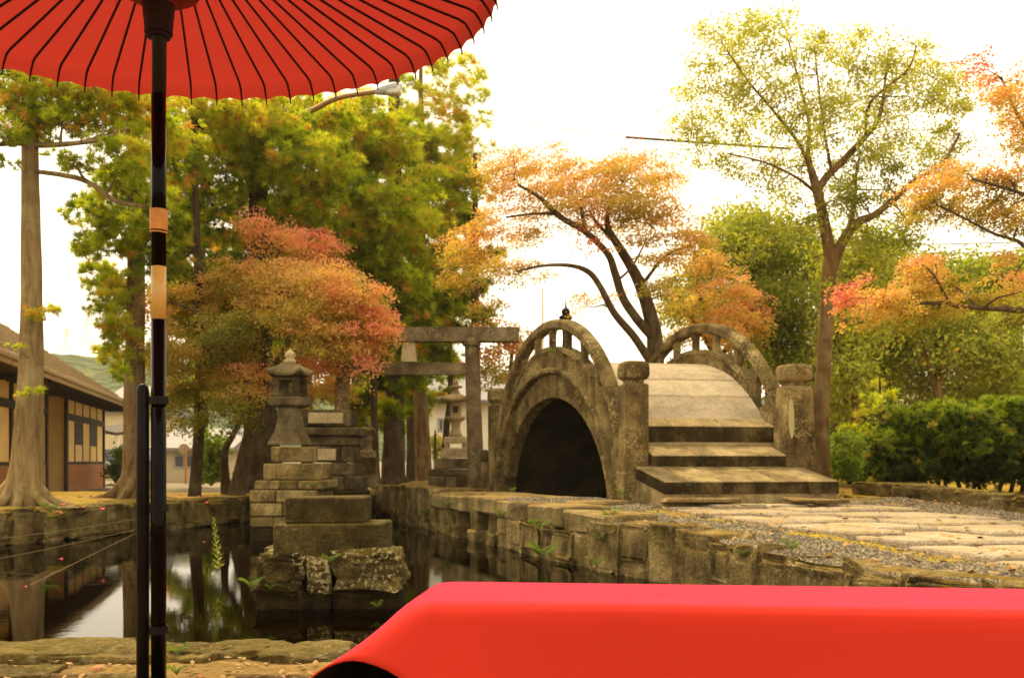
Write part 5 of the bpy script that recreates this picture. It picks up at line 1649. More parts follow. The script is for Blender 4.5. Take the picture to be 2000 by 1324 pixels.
CED = "cedar trees on the mossy bank"
def cedars():
    t = Tree("cedar_tree", "pale-barked cedar with tall bare trunk beside the timber house", "tree", P(45, 985, 15), CED)
    t.limb([(46, 1000, 104, 15), (48, 972, 84, 15), (52, 915, 62, 15), (57, 820, 52, 15), (61, 700, 45, 15), (62, 560, 39, 15), (60, 400, 34, 15), (58, 200, 29, 15), (58, -150, 22, 15)], .06, 16, 6, .05)
    roots(t, 46, 985, 15, 9, .55, .30)
    t.limb([(62, 282, 9, 15), (20, 281, 10, 14.6), (-30, 284, 9, 14.3)], .1, 6); t.limb([(70, 284, 12, 15), (130, 282, 10, 14.6), (200, 272, 8, 14.3), (250, 250, 5, 14.2)], .1, 6)
    t.limb([(75, 336, 9, 15), (120, 342, 9, 14.7), (170, 355, 10, 14.5), (225, 392, 9, 14.4), (290, 405, 6, 14.3)], .1, 6)
    t.conifer([(40, 225, 65, 22, .4), (120, 235, 60, 24, .42), (200, 262, 70, 24, .5), (60, 262, 45, 16, .35), (20, 200, 60, 22, .5), (150, 205, 70, 24, .5), (90, 180, 80, 24, .62), (240, 225, 60, 26, .5), (250, 290, 45, 22, .5), (20, 262, 40, 14, .35), (150, 318, 40, 14, .5), (270, 340, 40, 20, .5), (10, 330, 24, 10, .4), (230, 330, 30, 12, .55), (200, 170, 70, 26, .75), (60, 130, 90, 30, .5), (180, 120, 90, 30, .5), (290, 380, 40, 20, .45), (265, 190, 50, 24, .6)], 14.6, 1 / 120, (.11, .016), 26, .7, .03, .07)
    t.conifer([(82, 608, 22, 14, .62, -.15), (95, 604, 12, 10, .6, -.2), (44, 684, 14, 6, .62, -.3), (50, 768, 12, 6, .62, -.32), (66, 762, 8, 4, .6, -.3)], 14.8, 1 / 30, (.09, .014), 30, .1, .012, .02)
    t.done('pale_bark', 'cedar', 3)

    t = Tree("cedar_tree", "brown furrowed cedar just past the timber house's eave end", "tree", P(265, 972, 17.6), CED)
    t.limb([(260, 985, 78, 17.6), (262, 952, 54, 17.6), (263, 880, 44, 17.6), (263, 740, 40, 17.6), (265, 600, 36, 17.6), (266, 480, 30, 17.6), (264, 300, 25, 17.6), (258, 60, 21, 17.6), (256, -150, 16, 17.6)], .1, 14, 6, .06)
    roots(t, 265, 972, 17.6, 7, .5, .30)
    t.limb([(258, 470, 8, 17.6), (235, 455, 6, 17.2), (205, 440, 4, 17)], .1, 6)
    t.conifer([(180, 420, 55, 26, .45), (215, 478, 55, 32, .5), (225, 370, 60, 30, .48), (190, 540, 40, 24, .55), (215, 595, 36, 26, .55), (232, 640, 34, 24, .6), (215, 690, 24, 18, .6), (258, 430, 50, 36, .4), (320, 330, 80, 46, .42), (310, 445, 60, 50, .36), (170, 480, 30, 18, .5), (240, 560, 40, 30, .5), (225, 730, 20, 16, .55), (310, 270, 70, 36, .6), (300, 200, 80, 30, .7), (320, 520, 45, 36, .3), (235, 680, 24, 24, .55), (160, 390, 24, 14, .5)], 17.3, 1 / 120, (.13, .018), 30, 1.0, .03, .06)
    t.done('cedar_bark', 'cedar', 3)

    t = Tree("cedar_tree", "slim dark-topped cedar standing alone on the bank between two larger ones", "tree", P(385, 968, 18.7), CED)
    t.limb([(378, 982, 32, 18.7), (381, 955, 25, 18.7), (388, 850, 21, 18.7), (391, 700, 19, 18.7), (388, 560, 16, 18.7), (382, 380, 13, 18.7), (380, 100, 10, 18.7)], .07, 10, 6)
    t.conifer([(365, 400, 70, 50, .35), (430, 340, 85, 55, .45), (345, 500, 50, 45, .3), (425, 440, 70, 50, .4), (400, 260, 90, 40, .62), (430, 200, 90, 30, .75), (350, 590, 40, 40, .3), (420, 530, 50, 40, .3)], 19.2, 1 / 120, (.14, .02), 30, 1.2, .03, .08)
    t.done('dark_bark', 'cedar', 3)

    t = Tree("cedar_tree", "thick fluted cedar trunk behind the orange maple, with fanning roots", "tree", P(508, 955, 21), CED)
    t.limb([(505, 970, 118, 21), (508, 935, 88, 21), (510, 860, 70, 21), (508, 760, 58, 21), (506, 640, 48, 21), (505, 450, 40, 21), (505, 200, 32, 21), (505, -100, 24, 21)], .14, 16, 6, .1)
    t.limb([(445, 968, 26, 19.6), (440, 930, 17, 19.6), (440, 880, 14, 19.6), (458, 845, 11, 19.6), (474, 800, 9, 19.8), (480, 740, 8, 20.4)], .15, 9)
    roots(t, 508, 955, 21, 8, .6, .42)
    t.conifer([(520, 300, 100, 60, .48), (600, 320, 100, 60, .5), (520, 400, 95, 50, .42), (600, 405, 85, 50, .45), (500, 235, 100, 40, .74), (580, 220, 80, 40, .66), (560, 480, 90, 45, .38), (480, 500, 60, 50, .35), (640, 250, 60, 45, .62), (440, 270, 70, 40, .66), (660, 350, 60, 50, .5), (470, 620, 70, 60, .25), (560, 600, 90, 60, .25), (450, 700, 60, 60, .2), (640, 620, 60, 60, .28), (420, 620, 60, 50, .25), (520, 720, 60, 50, .2)], 21.4, 1 / 130, (.16, .022), 30, 1.5, .035, .07)
    t.done('dark_bark', 'cedar', 3)

    t = Tree("cedar_tree", "straight dark cedar with flared foot left of centre under the torii's beams", "tree", P(768, 950, 24), CED)
    t.limb([(768, 958, 66, 24), (768, 930, 48, 24), (770, 840, 42, 24), (772, 700, 36, 24), (772, 500, 30, 24), (770, 250, 24, 24), (770, 60, 18, 24)], .1, 12, 6, .05)
    roots(t, 768, 950, 24, 6, .4, .28)
    t.conifer([(690, 280, 90, 55, .58), (745, 340, 90, 60, .52), (650, 420, 80, 50, .45), (710, 480, 90, 50, .45), (760, 420, 100, 60, .55), (720, 545, 70, 45, .42), (780, 560, 70, 40, .4), (700, 220, 70, 40, .66), (760, 270, 70, 40, .62), (730, 610, 60, 40, .3), (800, 640, 60, 36, .3), (730, 680, 60, 50, .25), (780, 740, 55, 50, .25), (715, 760, 45, 50, .25), (690, 800, 30, 50, .28), (760, 690, 60, 40, .25), (755, 800, 30, 30, .25), (620, 520, 60, 40, .4)], 24, 1 / 130, (.19, .026), 30, 1.5, .035, .06)
    t.done('dark_bark', 'cedar', 3)

    t = Tree("cedar_tree", "tall light-trunked cedar rising above the torii's top beam into the white sky", "tree", P(828, 950, 26), CED)
    t.limb([(830, 956, 40, 26), (828, 930, 33, 26), (824, 840, 30, 26), (820, 700, 26, 26), (820, 500, 22, 26), (824, 330, 16, 26), (822, 180, 9, 26), (822, 60, 4, 26)], .06, 10, 6)
    t.conifer([(820, 480, 70, 50, .55), (835, 380, 80, 55, .58), (870, 425, 40, 40, .6), (800, 305, 60, 45, .6), (850, 300, 60, 45, .6), (830, 570, 60, 40, .45), (860, 520, 40, 40, .55), (880, 590, 36, 30, .4), (830, 650, 50, 36, .3), (850, 705, 40, 34, .28), (810, 690, 40, 36, .3), (800, 780, 30, 40, .3), (850, 620, 40, 30, .35), (895, 640, 30, 30, .35), (905, 350, 36, 26, .6), (890, 380, 30, 24, .62), (900, 440, 44, 40, .55), (895, 510, 40, 40, .5), (905, 570, 40, 36, .45), (930, 620, 36, 26, .45), (870, 560, 40, 36, .45)], 25.5, 1 / 130, (.20, .026), 28, 1.5, .03, .06)
    t.conifer([(870, 120, 40, 10, .7), (905, 150, 50, 10, .72), (850, 175, 50, 12, .7), (880, 205, 60, 12, .7), (920, 235, 45, 10, .72), (860, 235, 60, 14, .68), (890, 268, 60, 12, .68), (930, 280, 36, 10, .7), (800, 220, 50, 20, .66), (835, 262, 50, 18, .66), (850, 140, 40, 10, .7), (900, 310, 40, 12, .66), (790, 165, 40, 14, .64), (940, 190, 30, 8, .72), (925, 120, 30, 8, .74)], 26, 1 / 110, (.20, .02), 20, .8, .016, .02)
    t.done('cedar_bark', 'cedar', 3)

    t = Tree("cedar_tree", "dim cedar far behind the slim cedar and the pole", "tree", P(395, 938, 37), CED)
    t.limb([(395, 944, 26, 37), (395, 700, 20, 37), (395, 420, 12, 37)], .1, 8)
    t.conifer([(380, 640, 70, 50, .28), (345, 570, 60, 50, .3), (430, 690, 60, 50, .25), (470, 640, 60, 50, .28), (340, 700, 50, 50, .25), (400, 560, 70, 50, .3), (480, 730, 50, 50, .22), (390, 760, 60, 40, .22), (390, 480, 80, 50, .32), (330, 790, 40, 30, .25)], 37, 1 / 170, (.32, .05), 26, 1.6, .04, .05)
    t.done('dark_bark', 'cedar', 3)
    for (px, py, w, d, top, lean, lab) in ((735, 946, 15, 23, 560, 6, "thin young cedar trunk beside the small weathered lantern"), (868, 905, 13, 27, 640, -12, "thin leaning cedar trunk between the light cedar and pale lantern"),
                                           (932, 930, 20, 25, 420, 4, "slender cedar whose upper trunk shows above the torii's right pillar"), (806, 944, 22, 28, 500, 3, "straight cedar in shade close to the light-trunked one")):
        t = Tree("cedar_tree", lab, "tree", P(px, py, d), CED)
        t.limb([(px, py + 14, w * 1.4, d), (px - lean * .3, py - 60, w, d), (px - lean, top + 120, w * .8, d), (px - lean, top, w * .6, d), (px - lean, top - 120, w * .4, d)], .1, 8, 5)
        t.conifer([(px - 10, top + 20, 40, 34, .35), (px + 12, top + 80, 40, 34, .3), (px - 14, top + 130, 36, 30, .28), (px + 6, top - 50, 36, 34, .42)], d, 1 / 140, (.18, .025), 28, 1.0, .02, .1)
        t.done('dark_bark', 'cedar', 3)
    # dim wood beyond the gate
    t = Tree("cedar_tree", "dense dark cedar filling the gap behind the torii gate", "tree", P(700, 930, 34), CED)
    t.limb([(700, 940, 34, 34), (700, 700, 26, 34), (700, 400, 18, 34)], .1, 8)
    t.conifer([(720, 620, 120, 80, .25), (700, 760, 90, 70, .22), (800, 720, 90, 60, .25), (760, 820, 80, 45, .25), (680, 850, 50, 50, .22), (850, 640, 60, 60, .3), (800, 560, 90, 70, .32)], 34, 1 / 170, (.3, .045), 26, 2.0, .04, .06)
    t.done('dark_bark', 'cedar', 3)
    t = Tree("cedar_tree", "dim full cedar far behind the orange maple's crown", "tree", P(600, 935, 33), CED)
    t.limb([(600, 942, 26, 33), (600, 700, 20, 33), (600, 420, 12, 33)], .1, 8)
    t.conifer([(640, 500, 120, 80, .35), (600, 680, 110, 90, .22), (540, 560, 100, 80, .28), (460, 560, 80, 80, .28), (420, 760, 60, 60, .25), (520, 800, 60, 60, .2)], 33, 1 / 170, (.3, .045), 26, 2.0, .04, .06)
    t.done('dark_bark', 'cedar', 3)
cedars()

MAP = "autumn maple trees"
def maples():
    # orange maple over the lantern
    t = Tree("maple_tree", "orange maple spreading its dome over the tall stone lantern", "tree", P(462, 962, 19.2), MAP)
    d = 18.2
    t.limb([(462, 972, 40, 19.2), (468, 930, 28, 19.2), (484, 860, 24, 19), (500, 790, 21, 18.8), (508, 745, 20, 18.6), (518, 700, 15, 18.4), (520, 650, 11, 18.2), (530, 615, 8, 18), (545, 570, 5, 18)], .1, 9)
    t.limb([(506, 750, 14, 18.6), (540, 710, 11, 18.3), (562, 670, 10, 18), (592, 645, 8, 17.8), (640, 630, 6, 17.4), (700, 632, 4, 17)], .1, 8)
    t.limb([(562, 670, 8, 18), (556, 630, 6, 17.9), (590, 600, 5, 17.7), (630, 580, 4, 17.4)], .1, 7); t.limb([(500, 770, 12, 18.8), (465, 720, 9, 18.6), (430, 672, 7, 18.4), (380, 610, 5, 18.2), (330, 590, 4, 18)], .1, 7)
    t.limb([(515, 700, 9, 18.4), (525, 560, 6, 18.6), (545, 490, 4, 18.8)], .1, 7)
    t.maple([(560, 555, 90, 36, 0.51), (640, 560, 90, 40, 0.55, -1.2), (490, 560, 70, 36, 0.49), (700, 585, 60, 36, 0.67, -1.5), (735, 620, 38, 34, 0.80, -1.2), (610, 610, 100, 36, 0.45, -1.2), (530, 605, 70, 36, 0.50), (680, 640, 70, 30, 0.55, -1.2), (748, 650, 26, 22, 0.84, -1.2), (700, 680, 40, 24, 0.65, -1.2), (735, 690, 24, 16, 0.69, -1.2), (590, 530, 60, 20, 0.59), (470, 525, 50, 18, 0.53), (650, 530, 50, 22, 0.67), (600, 660, 60, 26, 0.50, -1.2),
             (545, 462, 70, 22, 0.80), (500, 445, 36, 16, 0.78), (600, 478, 50, 18, 0.80), (645, 482, 26, 16, 0.86), (560, 495, 70, 20, 0.65), (630, 505, 30, 16, 0.78),
             (640, 715, 40, 30, 0.80), (595, 700, 40, 26, 0.78), (620, 760, 44, 30, 0.57), (660, 770, 30, 26, 0.53), (600, 785, 30, 16, 0.50), (560, 740, 30, 30, 0.40), (440, 640, 60, 40, 0.29), (380, 600, 60, 30, 0.49), (330, 585, 40, 20, 0.53), (290, 592, 26, 16, 0.67), (265, 606, 16, 12, 0.67), (400, 690, 60, 36, 0.29), (460, 700, 46, 44, 0.35), (490, 742, 40, 30, 0.65), (380, 760, 50, 36, 0.33), (440, 790, 50, 34, 0.27), (345, 690, 40, 40, 0.43), (350, 760, 40, 40, 0.35), (420, 735, 40, 26, 0.46), (430, 665, 40, 24, 0.63), (360, 640, 50, 30, 0.33), (500, 640, 60, 40, 0.29), (470, 815, 30, 24, 0.23), (340, 810, 30, 26, 0.27), (390, 820, 30, 20, 0.29), (440, 555, 60, 22, 0.53), (400, 575, 60, 22, 0.51), (350, 570, 44, 16, 0.49), (275, 612, 26, 12, 0.63), (300, 640, 30, 20, 0.45), (310, 680, 30, 24, 0.42), (540, 540, 60, 18, 0.55), (330, 720, 30, 24, 0.45), (700, 655, 46, 18, .72, -1.6), (665, 665, 50, 20, .6, -1.6), (640, 640, 50, 20, .55, -1.5), (720, 725, 26, 14, .78, -1.7), (625, 665, 40, 20, .5, -1.5), (752, 640, 20, 24, .8, -1.6)], d, .34, .05, .26, 1.0, layers=.30, flat=.09)
    t.done('maple_bark', 'maple', 4)
    # leaning maple behind the bridge
    t = Tree("maple_tree", "leaning peach and orange maple behind the arched bridge", "tree", P(1290, 940, 19.5), MAP)
    d = 18.8
    t.limb([(1290, 950, 46, 19.5), (1284, 800, 38, 19.5), (1280, 700, 34, 19.4), (1276, 640, 30, 19.3), (1256, 570, 24, 19.1), (1232, 520, 20, 18.9), (1205, 476, 16, 18.7), (1186, 440, 12, 18.5), (1190, 400, 8, 18.4)], .08, 11)
    t.limb([(1272, 655, 20, 19.3), (1240, 618, 18, 19.1), (1216, 580, 16, 18.9), (1200, 530, 15, 18.7), (1186, 495, 13, 18.5), (1140, 450, 13, 18.2), (1100, 428, 12, 18), (1070, 402, 10, 17.8), (1052, 385, 8, 17.7), (1010, 360, 4, 17.5)], .08, 10)
    t.limb([(1276, 715, 18, 19.4), (1240, 660, 16, 19.1), (1200, 612, 14, 18.8), (1172, 560, 12, 18.5), (1150, 532, 11, 18.3), (1115, 519, 8, 18), (1062, 519, 6, 17.8), (1010, 530, 4, 17.6)], .08, 9)
    t.limb([(1142, 450, 9, 18.2), (1136, 410, 8, 18.1), (1132, 392, 6, 18), (1155, 384, 4, 18)], .08, 7); t.limb([(1085, 418, 6, 18), (1040, 418, 5, 17.8), (988, 425, 4, 17.6)], .08, 7)
    t.limb([(1205, 478, 9, 18.7), (1170, 440, 6, 18.6), (1155, 420, 4, 18.6)], .08, 7); t.limb([(1252, 560, 9, 19), (1300, 500, 6, 19.2), (1350, 480, 4, 19.2)], .08, 7)
    t.limb([(1210, 545, 5, 18.8), (1235, 520, 4, 18.7), (1262, 470, 3, 18.6)], .08, 6)
    t.maple([(1000, 325, 70, 22, .62), (960, 318, 40, 14, .66), (1080, 345, 90, 26, .58), (1170, 345, 80, 30, .55), (1255, 315, 60, 24, .6), (1225, 345, 70, 28, .52), (1030, 385, 80, 26, .58), (1110, 385, 80, 30, .55), (1180, 400, 90, 34, .5), (1250, 395, 70, 34, .52), (990, 435, 70, 24, .55), (935, 460, 56, 24, .58), (915, 500, 46, 26, .52), (960, 525, 60, 26, .46), (1010, 535, 46, 20, .42), (1060, 530, 26, 10, .42), (1290, 425, 56, 26, .52), (1330, 455, 50, 24, .54), (1220, 430, 60, 26, .5), (1150, 458, 26, 14, .82, -.6), (1175, 478, 20, 10, .78, -.6), (1290, 355, 50, 30, .56), (1040, 460, 40, 14, .52), (900, 545, 40, 24, .5), (1150, 600, 22, 12, .5), (1190, 580, 14, 8, .48), (880, 470, 26, 16, .6), (1270, 560, 26, 18, .45), (1310, 575, 30, 20, .5), (1250, 470, 40, 16, .5), (1130, 610, 14, 8, .5), (1010, 480, 30, 12, .54), (1300, 520, 40, 18, .5), (1365, 470, 40, 18, .52), (1270, 500, 30, 14, .48), (1080, 310, 30, 14, .62), (1200, 315, 40, 14, .62), (1030, 350, 70, 22, .62), (1130, 420, 50, 16, .56)], d, .32, .05, .28, 1.0, layers=.30, flat=.08)
    t.done('maple_bark', 'maple', 4)
    # small one between torii and bridge
    t = Tree("maple_tree", "small pink-orange maple tucked between the torii pillar and the bridge", "tree", P(985, 950, 19.2), MAP)
    t.limb([(985, 955, 16, 19.2), (985, 860, 13, 19.2), (995, 760, 10, 19), (1000, 690, 7, 18.8), (1010, 650, 4, 18.6)], .1, 8)
    t.maple([(1010, 655, 40, 18, .55), (975, 672, 40, 18, .66), (950, 690, 26, 16, .74), (985, 705, 50, 22, .5), (1020, 690, 30, 24, .55), (970, 735, 36, 18, .36), (1000, 740, 26, 20, .4), (940, 655, 26, 12, .62), (945, 600, 30, 20, .45), (975, 590, 20, 12, .5), (945, 720, 18, 14, .5)], 18.6, .2, .056, .24, .6)
    t.done('maple_bark', 'maple', 4)
    # the one past the far parapet
    t = Tree("maple_tree", "red-tinged maple beyond the bridge's farther parapet", "tree", P(1420, 940, 22), MAP)
    t.limb([(1420, 945, 26, 22), (1415, 800, 22, 22), (1400, 700, 18, 22), (1380, 620, 12, 22), (1360, 560, 8, 22)], .1, 9); t.limb([(1400, 700, 12, 22), (1345, 610, 8, 22), (1320, 570, 5, 22)], .1, 7); t.limb([(1405, 700, 10, 22), (1450, 640, 7, 22), (1480, 590, 4, 22)], .1, 7)
    t.maple([(1360, 500, 50, 24, .56), (1400, 525, 50, 24, .6), (1345, 545, 50, 26, .46), (1420, 560, 56, 24, .66), (1470, 580, 36, 20, .76), (1390, 590, 60, 26, .5), (1440, 610, 56, 24, .68), (1340, 600, 44, 30, .36), (1360, 640, 50, 26, .5), (1410, 645, 50, 26, .64), (1460, 640, 40, 24, .62), (1320, 660, 30, 20, .5), (1480, 610, 26, 16, .8), (1430, 670, 50, 24, .55), (1310, 620, 22, 22, .34)], 21.4, .2, .07, .3, .9)
    t.done('maple_bark', 'maple', 4)
    # boughs entering from beyond the frame
    t = Tree("maple_tree", "close maple whose long boughs reach in over the hedge from beside the frame", "tree", P(2110, 960, 11.5), MAP)
    t.limb([(2115, 990, 70, 11.5), (2100, 850, 54, 11.5), (2090, 650, 48, 11.5), (2085, 450, 40, 11.5), (2080, 250, 32, 11.5), (2075, 60, 22, 11.5)], .08, 11)
    t.limb([(2090, 640, 18, 11.5), (2040, 612, 14, 11.4), (1985, 605, 12, 11.3), (1930, 603, 9, 11.2), (1870, 598, 9, 11.1), (1850, 592, 8, 11.1), (1800, 592, 7, 11), (1740, 588, 5, 10.9), (1690, 582, 3, 10.8)], .1, 9)
    t.limb([(1855, 592, 6, 11.1), (1838, 562, 5, 11), (1822, 535, 4, 11), (1805, 520, 3, 11)], .1, 6); t.limb([(2085, 500, 14, 11.5), (2010, 485, 9, 11.4), (1985, 470, 7, 11.4), (1940, 456, 6, 11.3), (1890, 430, 4, 11.2), (1830, 400, 3, 11.1)], .1, 8)
    t.limb([(2080, 330, 14, 11.5), (2010, 260, 8, 11.4), (1975, 200, 6, 11.3), (1955, 150, 4, 11.3)], .1, 7); t.limb([(2085, 420, 12, 11.5), (2000, 380, 7, 11.4), (1900, 350, 5, 11.3)], .1, 7)
    t.maple([(1650, 592, 36, 20, 0.84), (1690, 578, 40, 20, 0.64), (1735, 590, 44, 26, 0.56), (1780, 575, 44, 26, 0.52), (1800, 545, 40, 22, 0.54), (1840, 545, 40, 22, 0.44), (1770, 610, 50, 20, 0.48), (1830, 615, 40, 16, 0.42), (1880, 590, 50, 20, 0.32), (1940, 600, 46, 18, 0.32), (1990, 615, 30, 18, 0.32), (1800, 520, 30, 10, 0.66), (1720, 630, 30, 14, 0.50),
             (1790, 385, 40, 22, 0.64), (1840, 375, 46, 22, 0.52), (1880, 340, 40, 18, 0.58), (1930, 375, 50, 22, 0.48), (1980, 350, 36, 26, 0.50), (1840, 415, 50, 16, 0.42), (1900, 420, 50, 20, 0.44), (1960, 420, 44, 22, 0.48), (1990, 440, 24, 20, 0.42), (1790, 415, 26, 12, 0.48), (1930, 330, 30, 14, 0.62),
             (1900, 145, 22, 16, 0.86), (1925, 165, 20, 14, 0.84), (1965, 180, 34, 18, 0.64), (1985, 215, 30, 20, 0.54), (1945, 205, 30, 14, 0.52), (1985, 260, 26, 20, 0.52), (1990, 290, 20, 18, 0.42), (1975, 545, 28, 18, 0.58), (1995, 570, 16, 18, 0.52), (1950, 520, 20, 10, 0.50), (1990, 160, 20, 20, 0.62)], 11.2, .38, .037, .17, .7, .09, .014, layers=.2)
    t.done('maple_bark', 'maple', 4)
maples()

def broadleaves():
    t = Tree("broadleaf_tree", "tall pale-barked tree with airy yellow-green crown beside the bridge steps", "tree", P(1606, 950, 15.8))
    d = 15.8
    t.limb([(1606, 975, 44, d), (1605, 930, 35, d), (1603, 800, 31, d), (1610, 700, 29, d), (1615, 600, 28, d), (1622, 520, 31, d), (1632, 492, 31, d)], .05, 14, 6, .04)
    t.limb([(1626, 520, 26, d), (1614, 460, 23, d), (1604, 410, 20, d), (1596, 372, 20, d), (1586, 340, 15, d), (1578, 300, 10, d + .2), (1580, 240, 7, d + .4), (1560, 160, 5, d + .5), (1540, 80, 3, d + .6)], .08, 10)
    t.limb([(1632, 500, 26, d), (1650, 465, 20, d), (1675, 435, 18, d - .2), (1708, 420, 14, d - .3), (1745, 390, 13, d - .4), (1790, 350, 9, d - .5), (1840, 320, 7, d - .5), (1875, 260, 4, d - .5)], .08, 10)
    t.limb([(1596, 375, 16, d), (1615, 345, 15, d), (1650, 310, 14, d + .2), (1688, 270, 12, d + .4), (1716, 232, 9, d + .5), (1726, 180, 6, d + .6), (1735, 100, 3, d + .6)], .08, 9)
    t.limb([(1592, 360, 9, d), (1565, 290, 7, d - .3), (1525, 235, 6, d - .5), (1470, 170, 4, d - .7), (1420, 100, 3, d - .8)], .08, 7); t.limb([(1594, 378, 7, d), (1560, 350, 5, d - .3), (1500, 320, 4, d - .5), (1420, 300, 3, d - .6)], .08, 7)
    t.limb([(1655, 460, 13, d), (1668, 400, 10, d + .3), (1672, 340, 6, d + .5), (1680, 300, 4, d + .6)], .08, 8); t.limb([(1625, 340, 7, d), (1612, 270, 5, d), (1600, 180, 4, d), (1590, 90, 3, d)], .08, 7)
    t.limb([(1690, 268, 7, d + .4), (1700, 200, 5, d), (1770, 140, 4, d), (1790, 90, 3, d)], .08, 7)
    t.broad([(1400, 60, 40, 24, .55), (1385, 110, 40, 30, .55), (1450, 60, 60, 30, .5), (1510, 55, 60, 30, .48), (1470, 110, 60, 36, .5), (1400, 180, 60, 40, .5), (1490, 180, 70, 40, .5), (1570, 130, 60, 40, .5), (1640, 90, 60, 36, .5), (1700, 110, 60, 40, .45), (1760, 110, 60, 40, .48), (1820, 150, 56, 36, .5), (1600, 200, 70, 40, .48), (1680, 190, 70, 40, .45), (1760, 190, 70, 40, .45), (1840, 210, 44, 40, .52), (1340, 250, 44, 30, .55), (1400, 250, 60, 30, .5), (1480, 250, 60, 34, .48), (1560, 260, 60, 34, .44), (1640, 260, 60, 34, .42), (1710, 270, 60, 40, .42), (1790, 280, 60, 40, .46), (1380, 300, 60, 24, .5), (1460, 320, 60, 24, .46), (1860, 270, 40, 40, .5), (1660, 340, 50, 40, .25), (1720, 345, 50, 40, .25), (1690, 400, 50, 36, .3), (1640, 390, 30, 40, .3), (1760, 380, 44, 34, .3), (1540, 330, 50, 26, .42), (1880, 180, 30, 40, .5), (1780, 440, 40, 30, .3), (1560, 380, 40, 24, .4), (1500, 360, 40, 18, .42), (1350, 180, 26, 30, .58), (1830, 330, 40, 30, .42), (1870, 340, 36, 30, .4), (1560, 440, 50, 24, .22), (1500, 470, 46, 22, .25), (1700, 470, 40, 28, .22), (1585, 505, 36, 18, .22), (1455, 505, 36, 16, .25), (1640, 560, 24, 24, .25), (1760, 470, 36, 22, .28)], d, .10, (.064, .034), .9, .12, 46, .016, True, .4, .5)
    t.done('tree_bark', 'airy', 4)

    G = "broadleaf trees behind the hedge"
    def tree(lab, base, d, trunk, blobs, mat, dens=.10, leaf=(.12, .06), depth=1.2, cl=.3, barkm='tree_bark', limbs=()):
        t = Tree("broadleaf_tree", lab, "tree", P(base, 940, d), G)
        t.limb([(base, 950, trunk, d), (base, 850, trunk * .85, d), (base + 4, 720, trunk * .7, d), (base, 620, trunk * .4, d)], .1, 9)
        for l in limbs: t.limb(l, .08, 7)
        t.broad(blobs, d, dens, leaf, depth, cl, 26, .03)
        t.done(barkm, mat, 4)
    tree("olive-green tree filling the space behind the farther bridge parapet", 1500, 24, 22,
         [(1450, 480, 50, 30, .38), (1500, 480, 60, 40, .4), (1560, 470, 50, 40, .45), (1460, 530, 50, 36, .4), (1530, 540, 70, 40, .4), (1590, 520, 50, 50, .42), (1480, 590, 50, 40, .38), (1550, 600, 60, 44, .36), (1500, 660, 60, 40, .36), (1570, 670, 50, 50, .34), (1450, 640, 40, 36, .4), (1520, 720, 60, 40, .34), (1590, 740, 30, 50, .34), (1560, 800, 40, 50, .3), (1440, 720, 40, 30, .36), (1480, 430, 40, 20, .45), (1430, 440, 40, 24, .5), (1400, 470, 34, 24, .5), (1390, 520, 40, 30, .42), (1350, 560, 36, 30, .4), (1330, 610, 36, 30, .4), (1400, 600, 40, 36, .4)], 'green', .22, (.14, .065), 1.3, .28, 'tree_bark')
    tree("yellow-green drooping tree right behind the pale-barked trunk", 1668, 21, 16,
         [(1660, 520, 50, 40, .5), (1720, 500, 50, 30, .5), (1650, 590, 40, 40, .5), (1670, 650, 44, 44, .52), (1660, 720, 36, 44, .5), (1700, 470, 50, 24, .48), (1650, 780, 30, 36, .5), (1640, 660, 26, 60, .5), (1680, 560, 50, 30, .45)], 'green', .2, (.13, .06), 1.0, .26)
    tree("rounded grey-green tree with reddish limbs above the hedge", 1830, 25, 20,
         [(1700, 650, 60, 40, .35), (1760, 640, 70, 40, .42), (1830, 640, 60, 36, .5), (1890, 640, 60, 36, .52), (1760, 700, 60, 40, .42), (1860, 690, 50, 30, .5), (1920, 700, 60, 40, .52), (1700, 720, 44, 30, .35), (1800, 760, 40, 26, .4), (1900, 760, 60, 40, .5), (1960, 680, 50, 50, .5), (1960, 760, 50, 50, .45), (1880, 810, 60, 30, .45), (1980, 620, 40, 40, .5), (1830, 590, 40, 20, .5)], 'green', .22, (.13, .065), 1.2, .26, 'tree_bark',
         [[(1834, 800, 16, 24.4), (1836, 740, 12, 24.2), (1870, 690, 8, 24), (1910, 640, 5, 24)], [(1834, 780, 12, 24.4), (1815, 720, 8, 24.2), (1800, 660, 5, 24)], [(1836, 760, 9, 24.3), (1850, 700, 6, 24.1), (1862, 640, 4, 24)]])
    tree("dark evergreen mass at the garden's back edge behind the rounded tree", 1740, 31, 24,
         [(1680, 580, 80, 50, .22), (1760, 560, 80, 50, .25), (1720, 640, 80, 60, .18), (1800, 620, 80, 60, .2), (1690, 780, 60, 50, .15), (1700, 700, 70, 50, .18), (1860, 560, 70, 46, .35), (1930, 550, 70, 46, .38), (1990, 560, 50, 50, .35), (1780, 840, 60, 60, .15), (1880, 830, 80, 60, .2), (1970, 820, 80, 70, .2), (1640, 800, 50, 60, .2), (1900, 640, 90, 60, .25), (1990, 700, 60, 70, .25)], 'green', .18, (.2, .10), 1.6, .4, 'dark_bark')
    tree("far light-green treetop showing under the cables at upper sky edge", 1960, 40, 26,
         [(1900, 540, 50, 30, .62), (1950, 560, 60, 36, .6), (2000, 560, 60, 40, .6), (1880, 580, 50, 30, .6), (1800, 560, 60, 40, .5), (1700, 540, 80, 40, .45)], 'bright', .10, (.22, .12), 1.6, .5, 'dark_bark')

    # hedge and shrubs
    t = Tree("hedge", "deep unclipped evergreen hedge with bright tips along the mossy bed", "hedge", P(1870, 962, 14.6))
    for k in range(16):
        px = 1725 + k * 22 + random.uniform(-8, 8)
        t.limb([(px, 968, 9, 14.7), (px + random.uniform(-12, 12), 920, 7, 14.6), (px + random.uniform(-24, 24), 860, 4, 14.5)], .1, 6, 3)
